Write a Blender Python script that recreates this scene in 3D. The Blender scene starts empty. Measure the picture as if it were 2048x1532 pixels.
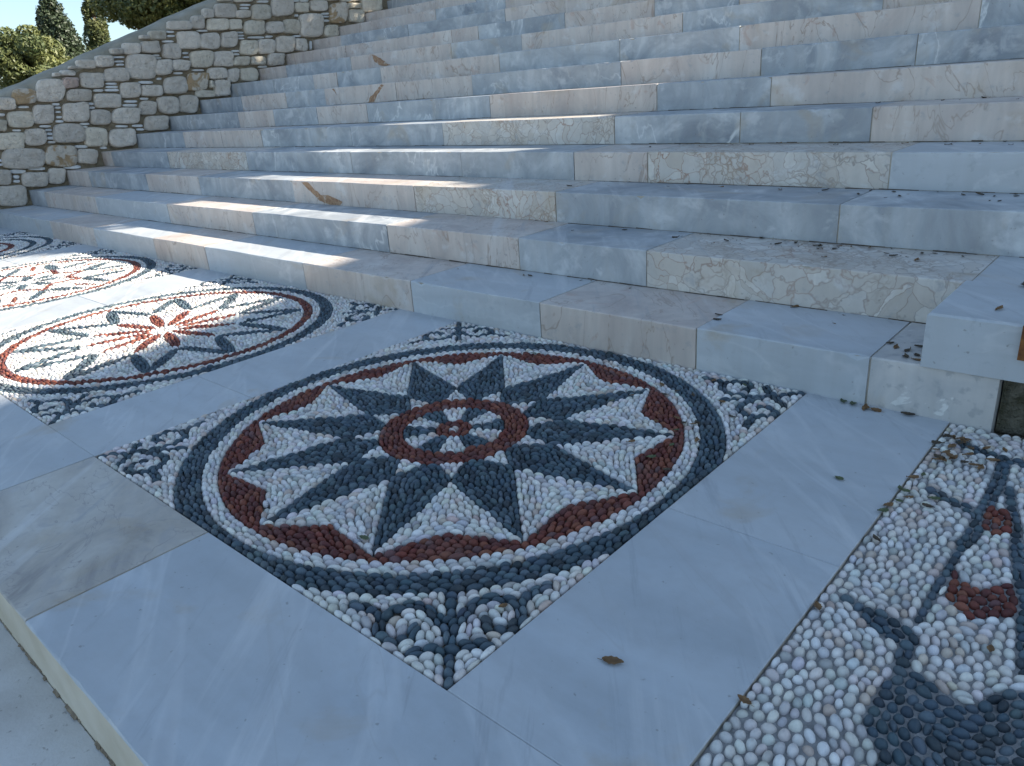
import bpy, math, random
import numpy as np
from mathutils import Vector, Matrix
PI = math.pi
S = bpy.context.scene
COL = S.collection
RISE, RUN = 0.15, 0.3863

# ------------------------------------------------------------------ camera, world, sun, exposure
SUN = Vector((1.35, 1.27, 1.0)).normalized()
cam = bpy.data.objects.new('camera', bpy.data.cameras.new('camera'))
COL.objects.link(cam)
R = ((0.7448196, 0.6634721, -0.0710538), (0.1961405, -0.3194729, -0.9270739), (-0.6377874, 0.6765662, -0.3680834))
M = Matrix(((R[0][0], -R[1][0], -R[2][0]), (R[0][1], -R[1][1], -R[2][1]), (R[0][2], -R[1][2], -R[2][2])))
cam.matrix_world = Matrix.Translation((0.358, -2.18694, 0.95596)) @ M.to_4x4()
cam.data.sensor_width = 36.0
cam.data.lens = 1500.9 / 2048 * 36
cam.data.clip_start = 0.02
cam.data.clip_end = 2000
S.camera = cam
world = bpy.data.worlds.new("World"); S.world = world; world.use_nodes = True
wn = world.node_tree
for n in list(wn.nodes): wn.nodes.remove(n)
sky = wn.nodes.new('ShaderNodeTexSky'); sky.sky_type = 'NISHITA'; sky.sun_disc = False
sky.sun_elevation = math.asin(SUN.z); sky.sun_rotation = math.atan2(SUN.x, SUN.y)
sky.altitude = 300; sky.air_density = 1.0; sky.dust_density = 0.1; sky.ozone_density = 1.0
bg = wn.nodes.new('ShaderNodeBackground'); bg.inputs[1].default_value = 0.10
wo = wn.nodes.new('ShaderNodeOutputWorld')
tc = wn.nodes.new('ShaderNodeTexCoord'); sx = wn.nodes.new('ShaderNodeSeparateXYZ'); wn.links.new(tc.outputs['Generated'], sx.inputs[0])
rp = wn.nodes.new('ShaderNodeValToRGB'); wn.links.new(sx.outputs[2], rp.inputs[0])
rp.color_ramp.elements[0].position = 0.0; rp.color_ramp.elements[0].color = (.44, .50, .57, 1)
rp.color_ramp.elements[1].position = 0.5; rp.color_ramp.elements[1].color = (1.19, 1.075, .93, 1)
mu = wn.nodes.new('ShaderNodeMix'); mu.data_type = 'RGBA'; mu.blend_type = 'MULTIPLY'; mu.inputs[0].default_value = 1
wn.links.new(sky.outputs[0], mu.inputs[6]); wn.links.new(rp.outputs[0], mu.inputs[7])
wn.links.new(mu.outputs[2], bg.inputs[0]); wn.links.new(bg.outputs[0], wo.inputs[0])
sl = bpy.data.lights.new('sun', 'SUN'); sl.energy = 4.8; sl.angle = math.radians(0.45); sl.color = (1.0, 0.91, 0.77)
so = bpy.data.objects.new('sun', sl); COL.objects.link(so)
so.rotation_euler = SUN.to_track_quat('Z', 'Y').to_euler(); so.location = (20, 18, 15)
S.view_settings.view_transform = 'Standard'; S.view_settings.look = 'None'
S.view_settings.exposure = 1.53; S.view_settings.gamma = 1
S.render.engine = 'CYCLES'

# ------------------------------------------------------------------ helpers
def tag(o, label=None, cat=None, group=None, kind=None):
    if label: o['label'] = label
    if cat: o['category'] = cat
    if group: o['group'] = group
    if kind: o['kind'] = kind
    return o
def empty(name, loc=(0, 0, 0)):
    o = bpy.data.objects.new(name, None); COL.objects.link(o); o.location = loc
    o.empty_display_size = 0.1
    return o
def link(name, me, mats, parent=None):
    o = bpy.data.objects.new(name, me); COL.objects.link(o)
    for m in (mats if isinstance(mats, (list, tuple)) else [mats]): me.materials.append(m)
    if parent:
        o.parent = parent
        o.matrix_parent_inverse = Matrix.Translation(-parent.location)
    return o
class MB:
    def __init__(s): s.v = []; s.f = []; s.m = []; s.r = []
    def add(s, vs, fs, m=0, r=0.0):
        b = len(s.v); s.v += [tuple(v) for v in vs]
        for f in fs: s.f.append(tuple(b + i for i in f)); s.m.append(m); s.r.append(r)
    def box(s, x0, x1, y0, y1, z0, z1, m=0, r=0.0):
        s.add([(x0, y0, z0), (x1, y0, z0), (x1, y1, z0), (x0, y1, z0), (x0, y0, z1), (x1, y0, z1), (x1, y1, z1), (x0, y1, z1)],
              [(0, 3, 2, 1), (4, 5, 6, 7), (0, 1, 5, 4), (1, 2, 6, 5), (2, 3, 7, 6), (3, 0, 4, 7)], m, r)
    def slab(s, x0, x1, y0, y1, z0, z1, c=0.005, m=0, r=0.0):     # chamfered block
        v = []
        for (a, z) in ((0, z0), (0, z1 - c), (c, z1)):
            v += [(x0 + a, y0 + a, z), (x1 - a, y0 + a, z), (x1 - a, y1 - a, z), (x0 + a, y1 - a, z)]
        f = [(3, 2, 1, 0), (8, 9, 10, 11)]
        for k in (0, 4):
            for i in range(4): j = (i + 1) % 4; f.append((k + i, k + j, k + 4 + j, k + 4 + i))
        s.add(v, f, m, r)
    def worn(s, x0, x1, y0, y1, z0, z1, m=0, r=0.0, rg=None):       # step block with a knocked, slightly wavy nosing
        n = max(2, int((x1 - x0) / .035)); v = []; ph = rg.uniform(0, 6)
        for i in range(n + 1):
            x = x0 + (x1 - x0) * i / n; c = rg.uniform(.0025, .0055); w = .0007 * math.sin(x * 7 + ph)
            if rg.random() < .06: c = rg.uniform(.008, .018)
            if i in (0, n): c = max(c, .005); x += .002 if i == 0 else -.002
            ca = c * rg.uniform(.7, 1.3)
            v += [(x, y0 + w, z0), (x, y0 + w, z1 - ca), (x, y0 + w + c * .35, z1 - ca * .35), (x, y0 + c + w, z1 + w), (x, y1, z1), (x, y1, z0)]
        f = []
        for i in range(n):
            for j in range(5): a = i * 6 + j; f.append((a, a + 6, a + 7, a + 1))
        f += [(5, 4, 3, 2, 1, 0), tuple(n * 6 + q for q in range(6))]
        s.add(v, f, m, r)
    def build(s, name, mats, parent=None, smooth=False):
        me = bpy.data.meshes.new(name); me.from_pydata(s.v, [], s.f)
        me.polygons.foreach_set('material_index', s.m)
        a = me.attributes.new('rnd', 'FLOAT', 'FACE'); a.data.foreach_set('value', s.r)
        if smooth: me.polygons.foreach_set('use_smooth', [True] * len(s.f))
        me.update()
        return link(name, me, mats, parent)
def fastmesh(name, V, F, col=None, smooth=True):
    me = bpy.data.meshes.new(name); k = F.shape[1]
    me.vertices.add(len(V)); me.vertices.foreach_set('co', V.astype(np.float32).ravel())
    me.loops.add(F.size); me.loops.foreach_set('vertex_index', F.astype(np.int32).ravel())
    me.polygons.add(len(F)); me.polygons.foreach_set('loop_start', np.arange(0, F.size, k, dtype=np.int32))
    me.polygons.foreach_set('use_smooth', np.full(len(F), smooth))
    if col is not None:
        a = me.attributes.new('tint', 'FLOAT_COLOR', 'POINT')
        c4 = np.ones((len(V), 4), np.float32); c4[:, :3] = col; a.data.foreach_set('color', c4.ravel())
    me.update(calc_edges=True); me.validate()
    return me

# ------------------------------------------------------------------ materials
class NT:
    def __init__(s, name, rough=0.6, spec=0.5):
        s.m = bpy.data.materials.new(name); s.m.use_nodes = True; s.t = s.m.node_tree
        s.b = s.t.nodes['Principled BSDF']; s.b.inputs['Roughness'].default_value = rough
        s.b.inputs['Specular IOR Level'].default_value = spec
    def n(s, typ, ins=None, **kw):
        n = s.t.nodes.new(typ)
        for k, v in kw.items(): setattr(n, k, v)
        for k, v in (ins or {}).items():
            if isinstance(v, bpy.types.NodeSocket): s.t.links.new(v, n.inputs[k])
            else: n.inputs[k].default_value = v
        return n
    def coord(s, scale=(1, 1, 1), rnd=True):
        g = s.n('ShaderNodeTexCoord').outputs['Object']
        if rnd:
            a = s.n('ShaderNodeAttribute', attribute_name='rnd').outputs['Fac']
            off = s.n('ShaderNodeVectorMath', {0: a, 1: (37.1, 23.7, 11.3)}, operation='MULTIPLY').outputs[0]
            g = s.n('ShaderNodeVectorMath', {0: g, 1: off}, operation='ADD').outputs[0]
        if scale != (1, 1, 1): g = s.n('ShaderNodeVectorMath', {0: g, 1: scale}, operation='MULTIPLY').outputs[0]
        return g
    def noise(s, vec, scale, detail=6, dist=0.0, rough=0.55):
        return s.n('ShaderNodeTexNoise', {'Vector': vec, 'Scale': scale, 'Detail': detail, 'Distortion': dist, 'Roughness': rough}).outputs['Fac']
    def ramp(s, fac, stops, interp='LINEAR'):
        r = s.n('ShaderNodeValToRGB', {'Fac': fac}); cr = r.color_ramp; cr.interpolation = interp
        while len(cr.elements) < len(stops): cr.elements.new(0.5)
        for e, (p, c) in zip(cr.elements, stops):
            e.position = p; e.color = (c, c, c, 1) if isinstance(c, (int, float)) else (*c, 1)
        return r.outputs['Color']
    def mix(s, fac, a, b, mode='MIX'):
        n = s.n('ShaderNodeMix', data_type='RGBA', blend_type=mode)
        for i, v in ((0, fac), (6, a), (7, b)):
            if isinstance(v, bpy.types.NodeSocket): s.t.links.new(v, n.inputs[i])
            else: n.inputs[i].default_value = v if i == 0 else (*v, 1)
        return n.outputs[2]
    def ridge(s, vec, scale, width, dist=1.0, detail=4):       # thin vein mask: 1 on the vein
        n = s.noise(vec, scale, detail, dist)
        d = s.n('ShaderNodeMath', {0: n, 1: 0.5}, operation='SUBTRACT').outputs[0]
        d = s.n('ShaderNodeMath', {0: d}, operation='ABSOLUTE').outputs[0]
        return s.ramp(d, [(0, 1.0), (width, 0.0)])
    def base(s, c): s.t.links.new(c, s.b.inputs['Base Color'])
    def rough(s, c): s.t.links.new(c, s.b.inputs['Roughness'])
    def bump(s, h, strength=0.3, dist=0.01):
        b = s.n('ShaderNodeBump', {'Height': h, 'Strength': strength, 'Distance': dist})
        s.t.links.new(b.outputs[0], s.b.inputs['Normal'])
def finish_marble(k, c, weather=1.0):
    # age common to every marble face: dust, little pits, faint run-off streaks, rain spots
    w = k.coord((1, 1, 1), False)
    st = k.noise(k.coord((26, 26, 1.6), False), 1.0, 3)
    c = k.mix(k.ramp(st, [(0.42, 0.0), (0.75, 0.30 * weather)]), c, (0.30, 0.29, 0.28))
    big = k.noise(w, 1.3, 3)
    c = k.mix(k.ramp(big, [(0.35, 0.0), (0.7, 0.25)]), c, (0.52, 0.52, 0.51))
    sp = k.noise(w, 55, 2)
    c = k.mix(k.ramp(sp, [(0.70, 0.0), (0.76, 0.5)]), c, (0.16, 0.15, 0.14))
    stn = k.noise(w, 3.7, 5, 0.6)
    c = k.mix(k.ramp(stn, [(0.60, 0.0), (0.72, 0.42)]), c, (0.40, 0.31, 0.20))
    rt = k.n('ShaderNodeVectorRotate', {'Vector': w, 'Angle': 0.9}, rotation_type='Z_AXIS').outputs[0]
    rt = k.n('ShaderNodeVectorMath', {0: rt, 1: (0.30, 3.0, 3.0)}, operation='MULTIPLY').outputs[0]
    c = k.mix(k.ramp(k.noise(rt, 6.0, 8, 0.3, 0.7), [(0.57, 0.0), (0.69, 0.50)]), c, (0.29, 0.31, 0.34))
    c = k.mix(k.ramp(k.noise(rt, 2.6, 7, 0.2, 0.6), [(0.58, 0.0), (0.67, 0.38)]), c, (0.68, 0.69, 0.70))
    k.base(c)
    k.rough(k.ramp(k.noise(w, 6, 4), [(0.3, 0.38), (0.7, 0.6)]))
    h = k.noise(w, 160, 4); k.bump(h, 0.12, 0.002)
    return k.m
def marble_grey():
    k = NT('blue_grey_marble'); v = k.coord()
    c = k.ramp(k.noise(v, 2.6, 9, 1.3, 0.62), [(0.30, (0.19, 0.22, 0.26)), (0.46, (0.30, 0.335, 0.375)), (0.56, (0.40, 0.435, 0.47)), (0.70, (0.56, 0.59, 0.61))])
    c = k.mix(k.mix(k.ramp(k.noise(v, 1.1, 2), [(0.48, 0.0), (0.62, 1.0)]), (0, 0, 0), k.ridge(k.coord((1.4, 1, 0.9)), 1.3, 0.014, 0.8, 6)), c, (0.70, 0.72, 0.73))
    c = k.mix(k.ramp(k.noise(v, 9, 6, 0.5), [(0.56, 0.0), (0.72, 0.45)]), c, (0.62, 0.64, 0.66))
    c = k.mix(k.ramp(k.noise(k.coord((1, 1, .6)), 1.5, 2), [(0.55, 0.0), (0.65, 0.35)]), c, (0.24, 0.27, 0.30))
    return finish_marble(k, c)
def marble_pink():
    k = NT('pale_beige_marble'); v = k.coord((1.6, 1.6, 0.7))
    c = k.ramp(k.noise(v, 2.2, 8, 1.0, 0.6), [(0.3, (0.44, 0.37, 0.34)), (0.5, (0.56, 0.49, 0.445)), (0.7, (0.65, 0.60, 0.56))])
    c = k.mix(k.ridge(v, 1.6, 0.010, 2.2), c, (0.36, 0.27, 0.22))
    c = k.mix(k.ramp(k.noise(k.coord(), 7, 6, 1.5), [(0.62, 0.0), (0.68, 0.6)]), c, (0.46, 0.31, 0.25))
    return finish_marble(k, c)
def marble_breccia():
    k = NT('breccia_marble'); v = k.coord()
    nz = k.n('ShaderNodeTexNoise', {'Vector': v, 'Scale': 5.0, 'Detail': 4}).outputs['Color']
    vv = k.n('ShaderNodeVectorMath', {0: nz, 1: (0.30, 0.30, 0.30)}, operation='MULTIPLY').outputs[0]
    vv = k.n('ShaderNodeVectorMath', {0: v, 1: vv}, operation='ADD').outputs[0]
    cell = k.n('ShaderNodeTexVoronoi', {'Vector': vv, 'Scale': 13.0}, feature='F1').outputs['Color']
    edge = k.n('ShaderNodeTexVoronoi', {'Vector': vv, 'Scale': 13.0}, feature='DISTANCE_TO_EDGE').outputs['Distance']
    g = k.n('ShaderNodeSeparateColor', {'Color': cell}).outputs[0]
    c = k.ramp(g, [(0.0, (0.50, 0.46, 0.41)), (0.35, (0.60, 0.55, 0.49)), (0.6, (0.55, 0.53, 0.50)), (0.85, (0.68, 0.65, 0.60)), (1.0, (0.47, 0.45, 0.42))])
    c = k.mix(k.ramp(k.noise(v, 24, 4), [(0.4, 0.0), (0.7, 0.35)]), c, (0.45, 0.40, 0.35))
    wob = k.noise(v, 4.2, 3)
    th = k.n('ShaderNodeMath', {0: edge, 1: wob}, operation='DIVIDE').outputs[0]
    veinc = k.ramp(k.noise(v, 3, 2), [(0.4, (0.24, 0.21, 0.19)), (0.6, (0.32, 0.17, 0.11))])
    fade = k.ramp(k.noise(v, 3.1, 3), [(0.34, 0.75), (0.50, 1.0)])
    c = k.mix(k.n('ShaderNodeMath', {0: k.ramp(th, [(0.0, 0.9), (0.10, 0.0)]), 1: fade}, operation='MULTIPLY').outputs[0], c, veinc)
    e2 = k.n('ShaderNodeTexVoronoi', {'Vector': vv, 'Scale': 26}, feature='DISTANCE_TO_EDGE').outputs['Distance']
    m2 = k.mix(k.ramp(k.noise(v, 3.4, 2), [(0.5, 0.0), (0.6, 1.0)]), (0, 0, 0), k.ramp(e2, [(0.02, 0.8), (0.12, 0.0)]))
    c = k.mix(m2, c, (0.34, 0.26, 0.20))
    return finish_marble(k, c, 0.6)
def marble_white(name='white_marble', tintc=(0.435, 0.475, 0.515)):
    k = NT(name); v = k.coord()
    lo = tuple(x * 0.86 for x in tintc)
    c = k.ramp(k.noise(k.coord((0.5, 2.2, 2.2)), 2.4, 8, 0.9, 0.6), [(0.3, lo), (0.55, tintc), (0.75, tuple(min(0.78, x * 1.12) for x in tintc))])
    rot = k.n('ShaderNodeVectorRotate', {'Vector': v, 'Angle': 0.6}, rotation_type='Z_AXIS').outputs[0]
    rs = k.n('ShaderNodeVectorMath', {0: rot, 1: (0.35, 2.4, 2.4)}, operation='MULTIPLY').outputs[0]
    c = k.mix(k.mix(0.72, k.ridge(rs, 1.3, 0.02, 0.35), (0, 0, 0)), c, (0.66, 0.68, 0.70))
    c = k.mix(k.ramp(k.noise(k.coord((.8, 1.5, 1.5)), 1.7, 5, 0.4), [(0.45, 0.0), (0.7, 0.35)]), c, (0.60, 0.61, 0.62))
    c = k.mix(k.ramp(k.noise(rs, 5, 7, 0.4), [(0.58, 0.0), (0.75, 0.45)]), c, (0.42, 0.44, 0.47))
    c = k.mix(k.mix(0.6, k.ridge(rs, 0.8, 0.0035, 0.8), (0, 0, 0)), c, (0.40, 0.42, 0.44))
    return finish_marble(k, c, 0.5)
def marble_speck():
    k = NT('speckled_grey_marble'); v = k.coord()
    c = k.ramp(k.noise(v, 3.5, 7, 1.0), [(0.35, (0.42, 0.43, 0.44)), (0.6, (0.58, 0.56, 0.54)), (0.75, (0.70, 0.70, 0.69))])
    c = k.mix(k.ramp(k.noise(v, 30, 5), [(0.57, 0.0), (0.66, 0.6)]), c, (0.30, 0.31, 0.33))
    c = k.mix(k.ramp(k.noise(v, 8, 4, 1), [(0.63, 0.0), (0.66, 0.7)]), c, (0.76, 0.76, 0.74))
    return finish_marble(k, c)
def marble_cream():
    k = NT('cream_marble'); v = k.coord()
    c = k.ramp(k.noise(v, 2.8, 9, 1.4, 0.62), [(0.34, (0.27, 0.25, 0.235)), (0.46, (0.42, 0.385, 0.34)), (0.6, (0.50, 0.475, 0.43)), (0.78, (0.58, 0.58, 0.57))])
    c = k.mix(k.ridge(v, 2.4, 0.006, 2.4), c, (0.30, 0.27, 0.26))
    c = k.mix(k.ramp(k.noise(v, 14, 6, 1.0), [(0.55, 0.0), (0.68, 0.5)]), c, (0.34, 0.33, 0.34))
    return finish_marble(k, c)
def plain(name, c1, c2, scale=8, rough=0.85, bump=0.4, bd=0.01, detail=8):
    k = NT(name, rough); v = k.coord((1, 1, 1), False)
    c = k.ramp(k.noise(v, scale, detail), [(0.3, c1), (0.7, c2)])
    k.base(c); k.bump(k.noise(v, scale * 4, 8), bump, bd)
    return k.m
M_GREY, M_PINK, M_BREC, M_WHITE, M_SPECK, M_CREAM = marble_grey(), marble_pink(), marble_breccia(), marble_white(), marble_speck(), marble_cream()
M_GROUT = plain('weathered_grout', (0.30, 0.27, 0.22), (0.50, 0.45, 0.38), 20)
def stain_mat():
    k = NT('rust_brown_vein', 0.5); v = k.coord((1, 1, 1), False)
    c = k.ramp(k.noise(v, 45, 6), [(0.3, (0.20, 0.09, 0.045)), (0.7, (0.40, 0.25, 0.14))])
    c = k.mix(k.ramp(k.noise(v, 22, 6, 1.0), [(0.54, 0.0), (0.64, 0.8)]), c, (0.50, 0.43, 0.37))
    k.base(c); return k.m
M_STAIN = stain_mat()
M_GRIME = plain('dark_grime', (0.05, 0.04, 0.03), (0.14, 0.11, 0.08), 40, 0.95)
M_FRONT = plain('pale_yellow_front_face', (0.50, 0.43, 0.32), (0.66, 0.60, 0.50), 6, 0.7, 0.2, 0.004)  # paler, yellower tone for the front faces of the terrace edge blocks
M_MOSS = plain('mossy_concrete', (0.055, 0.055, 0.025), (0.30, 0.28, 0.23), 22, 0.95, 1.0, 0.03)
M_SOIL = plain('dry_soil', (0.10, 0.085, 0.055), (0.17, 0.15, 0.09), 3, 0.95, 0.6, 0.03)
def lower_mat():
    k = NT('worn_pale_paving', 0.7); v = k.coord((1, 1, 1), False)
    c = k.ramp(k.noise(v, 2.2, 9, 1.0, 0.65), [(0.3, (0.44, 0.42, 0.39)), (0.5, (0.56, 0.55, 0.53)), (0.7, (0.64, 0.64, 0.63))])
    c = k.mix(k.ramp(k.noise(v, 5, 7, 0.8, 0.7), [(0.58, 0.0), (0.68, 0.55)]), c, (0.34, 0.27, 0.19))
    c = k.mix(k.ramp(k.noise(v, 70, 3), [(0.64, 0.0), (0.72, 0.6)]), c, (0.2, 0.18, 0.16))
    k.base(c); k.bump(k.noise(v, 120, 6), 0.35, 0.003); return k.m
M_LOWER = lower_mat()
M_RUST = plain('rusty_iron', (0.10, 0.035, 0.012), (0.26, 0.11, 0.03), 60, 0.85, 0.6, 0.004)
def pebble_mat(name, v1):
    k = NT(name, 0.62, 0.4); v = k.coord((1, 1, 1), False)
    t = k.n('ShaderNodeAttribute', attribute_name='tint').outputs['Color']
    c = k.mix(k.ramp(k.noise(v, 70, 5), [(0.35, 0.0), (0.75, v1)]), t, (0.5, 0.5, 0.5), 'MULTIPLY')
    dust = k.ramp(k.noise(v, 9, 5), [(0.5, 0.0), (0.75, 0.10)])
    k.base(k.mix(dust, c, (0.42, 0.38, 0.32)))
    k.bump(k.noise(v, 260, 3), 0.10, 0.001)
    return k.m
M_PWHITE, M_PBLUE, M_PRED = pebble_mat('white_pebbles', 0.45), pebble_mat('slate_blue_pebbles', 0.4), pebble_mat('red_pebbles', 0.5)
M_BED = plain('shade_darkened_mortar', (0.10, 0.085, 0.065), (0.27, 0.235, 0.185), 50, 0.95, 0.8, 0.006)  # mortar colour darkened to deepen the shade in the gaps between pebbles
M_BEDGREY = plain('grey_pebble_mortar', (0.22, 0.22, 0.22), (0.38, 0.38, 0.38), 60, 0.95, 0.8, 0.006)
def stone_mat():
    k = NT('rubble_stone', 0.85); v = k.coord()
    a = k.n('ShaderNodeAttribute', attribute_name='tint').outputs['Color']
    c = k.mix(k.ramp(k.noise(v, 11, 9, 0.8, 0.68), [(0.3, 0.0), (0.75, 0.75)]), a, (0.72, 0.68, 0.63), 'MULTIPLY')
    c = k.mix(k.ramp(k.noise(v, 5, 6, 1.0), [(0.55, 0.0), (0.7, 0.45)]), c, (0.52, 0.46, 0.38))
    al = k.n('ShaderNodeAttribute', attribute_name='tint').outputs['Alpha']
    sm = k.n('ShaderNodeMath', {0: al, 1: k.ramp(k.noise(v, 5.5, 5, 1.5), [(0.47, 0.0), (0.54, 0.8)])}, operation='MULTIPLY').outputs[0]
    c = k.mix(sm, c, (0.46, 0.29, 0.13))
    c = k.mix(k.ramp(k.noise(v, 38, 6), [(0.60, 0.0), (0.75, 0.6)]), c, (0.16, 0.14, 0.12))
    k.base(c); k.bump(k.noise(v, 16, 12, 0.6, 0.75), 1.0, 0.05)
    return k.m
M_STONE = stone_mat()
M_CHIP = plain('pale_marble_chip', (0.50, 0.51, 0.52), (0.68, 0.68, 0.67), 14, 0.6, 0.2, 0.004)
M_MORTAR = plain('brown_wall_mortar', (0.15, 0.12, 0.08), (0.30, 0.25, 0.175), 16, 0.95, 1.0, 0.02)
M_COPING = plain('grey_cement_coping', (0.24, 0.225, 0.18), (0.36, 0.34, 0.29), 7, 0.95, 0.7, 0.02)
def leaf_mat(name, c1, c2, trans=0.25):
    k = NT(name, 0.55)
    t = k.n('ShaderNodeAttribute', attribute_name='tint').outputs['Fac']
    c = k.ramp(t, [(0.0, c1), (1.0, c2)])
    k.base(c)
    tr = k.n('ShaderNodeBsdfTranslucent', {'Color': c}); mx = k.n('ShaderNodeMixShader', {0: trans, 1: k.b.outputs[0], 2: tr.outputs[0]})
    k.t.links.new(mx.outputs[0], k.t.nodes['Material Output'].inputs[0])
    return k.m
M_FOL = leaf_mat('pine_foliage', (0.030, 0.055, 0.018), (0.15, 0.155, 0.055))
M_OLIVE = leaf_mat('olive_green_foliage', (0.05, 0.045, 0.016), (0.42, 0.30, 0.085))
M_CYP = leaf_mat('cypress_foliage', (0.018, 0.034, 0.018), (0.045, 0.065, 0.028), 0.1)
M_OAK = leaf_mat('oak_foliage', (0.04, 0.07, 0.028), (0.20, 0.21, 0.07))
M_BARK = plain('bark', (0.05, 0.035, 0.025), (0.14, 0.10, 0.07), 12, 0.95, 0.8, 0.03)
M_DRY = plain('dry_leaf', (0.09, 0.045, 0.018), (0.24, 0.14, 0.06), 60, 0.7, 0.3, 0.002)
M_DRYDARK = plain('dark_dead_leaf', (0.03, 0.022, 0.015), (0.09, 0.065, 0.04), 60, 0.7, 0.3, 0.002)
M_GREENLEAF = plain('green_fallen_leaf', (0.05, 0.07, 0.03), (0.11, 0.13, 0.06), 60, 0.6, 0.3, 0.002)
MARB = [M_WHITE, M_GREY, M_PINK, M_BREC, M_SPECK, M_CREAM, M_GROUT, M_STAIN, M_FRONT]
MI = dict(W=0, G=1, P=2, B=3, S=4, C=5, grout=6, stain=7)
rng = random.Random(7)
# ------------------------------------------------------------------ ground and paving
def sheet(name, x0, x1, y0, y1, z, m, kind='structure', div=1):
    b = MB()
    b.add([(x0, y0, z), (x1, y0, z), (x1, y1, z), (x0, y1, z)], [(0, 1, 2, 3)])
    o = b.build(name, m); tag(o, kind=kind); return o
sheet('ground', -300, 300, -200, 400, -0.40, M_SOIL)
b = MB()
xs = [-9.5, -7.6, -5.9, -4.3, -2.9, -1.75, -0.8, 0.35, 1.5, 2.7, 4.2]
ys = [-6.5, -5.3, -4.1, -3.0, -1.9625]
b.box(-9.5, 4.2, -6.5, -1.97, -0.39, -0.158, 1)
for j in range(4):
    for i in range(10):
        b.slab(xs[i] + .0015, xs[i + 1] - .0015, ys[j] + .0015, ys[j + 1] - .0015, -0.2, -0.15 + rng.uniform(-.001, .001), .002, 0, rng.random())
o = b.build('lower_pavement', [M_LOWER, M_GROUT]); tag(o, kind='structure')
b = MB()
for i in range(9):
    for j in range(6):
        if rng.random() < 2: b.slab(-42 + i * 9 + .01, -33 + i * 9 - .01, -46.5 + j * 6.6 + .01, -40 + j * 6.6 + .09, -0.3, -0.16, .01, 0, rng.random())
o = b.build('added_bounce_paving', [M_LOWER]); tag(o, kind='structure')  # unseen pale paving added out front to bounce warm sunlight onto the risers
# raised terrace round the mosaic panels
Y0, YF = -1.963, -1.5575
PAN = [(-7.945, -6.385), (-5.96, -4.405), (-3.965, -2.405), (-2.0, -0.445), (-0.045, 1.51)]
b = MB()
b.box(-9.4, 4.2, Y0 + .012, 0.3, -0.39, -0.0325, 6)
def ps(x0, x1, y0, y1, m, z=0.0):
    b.box(x0 + .0002, x1 - .0002, max(y0, Y0 + .013) + .0002, y1 - .0002, -.0315, -.0018, 6)
    n0 = len(b.m)
    if y0 < Y0 + .01:
        b.worn(x0 + .0008, x1 - .0008, y0, y1 - .0008, -0.38, z, MI[m], rng.random(), rng)
        for q in range(n0, len(b.m) - 2, 5): b.m[q] = 8
    else: b.slab(x0 + .0008, x1 - .0008, y0 + .0008, y1 - .0008, -0.031, z + rng.uniform(-.0008, .0008), .002, MI[m], rng.random())
for x0, x1, m in [(-9.4, -7.6, 'W'), (-7.6, -6.3, 'C'), (-6.3, -4.9, 'W'), (-4.9, -3.6, 'W'), (-3.6, -2.0, 'W'), (-2.0, -1.287, 'C'), (-1.287, 0.62, 'W'), (0.62, 1.9, 'W'), (1.9, 3.1, 'C'), (3.1, 4.2, 'W')]:
    ps(x0, x1, Y0, YF, m)
gaps = [(-9.4, -7.945, (-0.9,)), (-6.385, -5.96, (-.6,)), (-4.405, -3.965, (-.75,)), (-2.405, -2.0, (-1.022,)), (-0.445, -0.045, (-0.831,)), (1.51, 2.2, (-.7,)), (2.2, 3.2, (-.9,)), (3.2, 4.2, (-.6,))]
for x0, x1, js in gaps:
    yy = [YF] + list(js) + [0.03]
    for i in range(len(yy) - 1): ps(x0, x1, yy[i], yy[i + 1], 'W')
o = b.build('marble_paving', MARB); tag(o, kind='structure')

g = MB(); x = -9.0
while x < 4:
    l = rng.uniform(.004, .022)
    if rng.random() < .6:
        d = rng.uniform(.001, .008); g.add([(x, Y0 + .001, -.1475), (x, Y0 - d, -.1475), (x + l, Y0 - d * rng.uniform(.2, 1.2), -.1475), (x + l, Y0 + .001, -.1475), (x, Y0 + .001, -.141), (x + l, Y0 + .001, -.142)], [(0, 1, 2, 3), (4, 5, 2, 1), (0, 4, 1), (3, 2, 5)])
    x += l
o = g.build('dirt', plain('brown_dirt', (.13, .10, .07), (.30, .24, .17), 40, .95)); tag(o, 'thin broken line of brown dirt along the foot of the terrace edge', 'dirt', kind='stuff')
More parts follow.
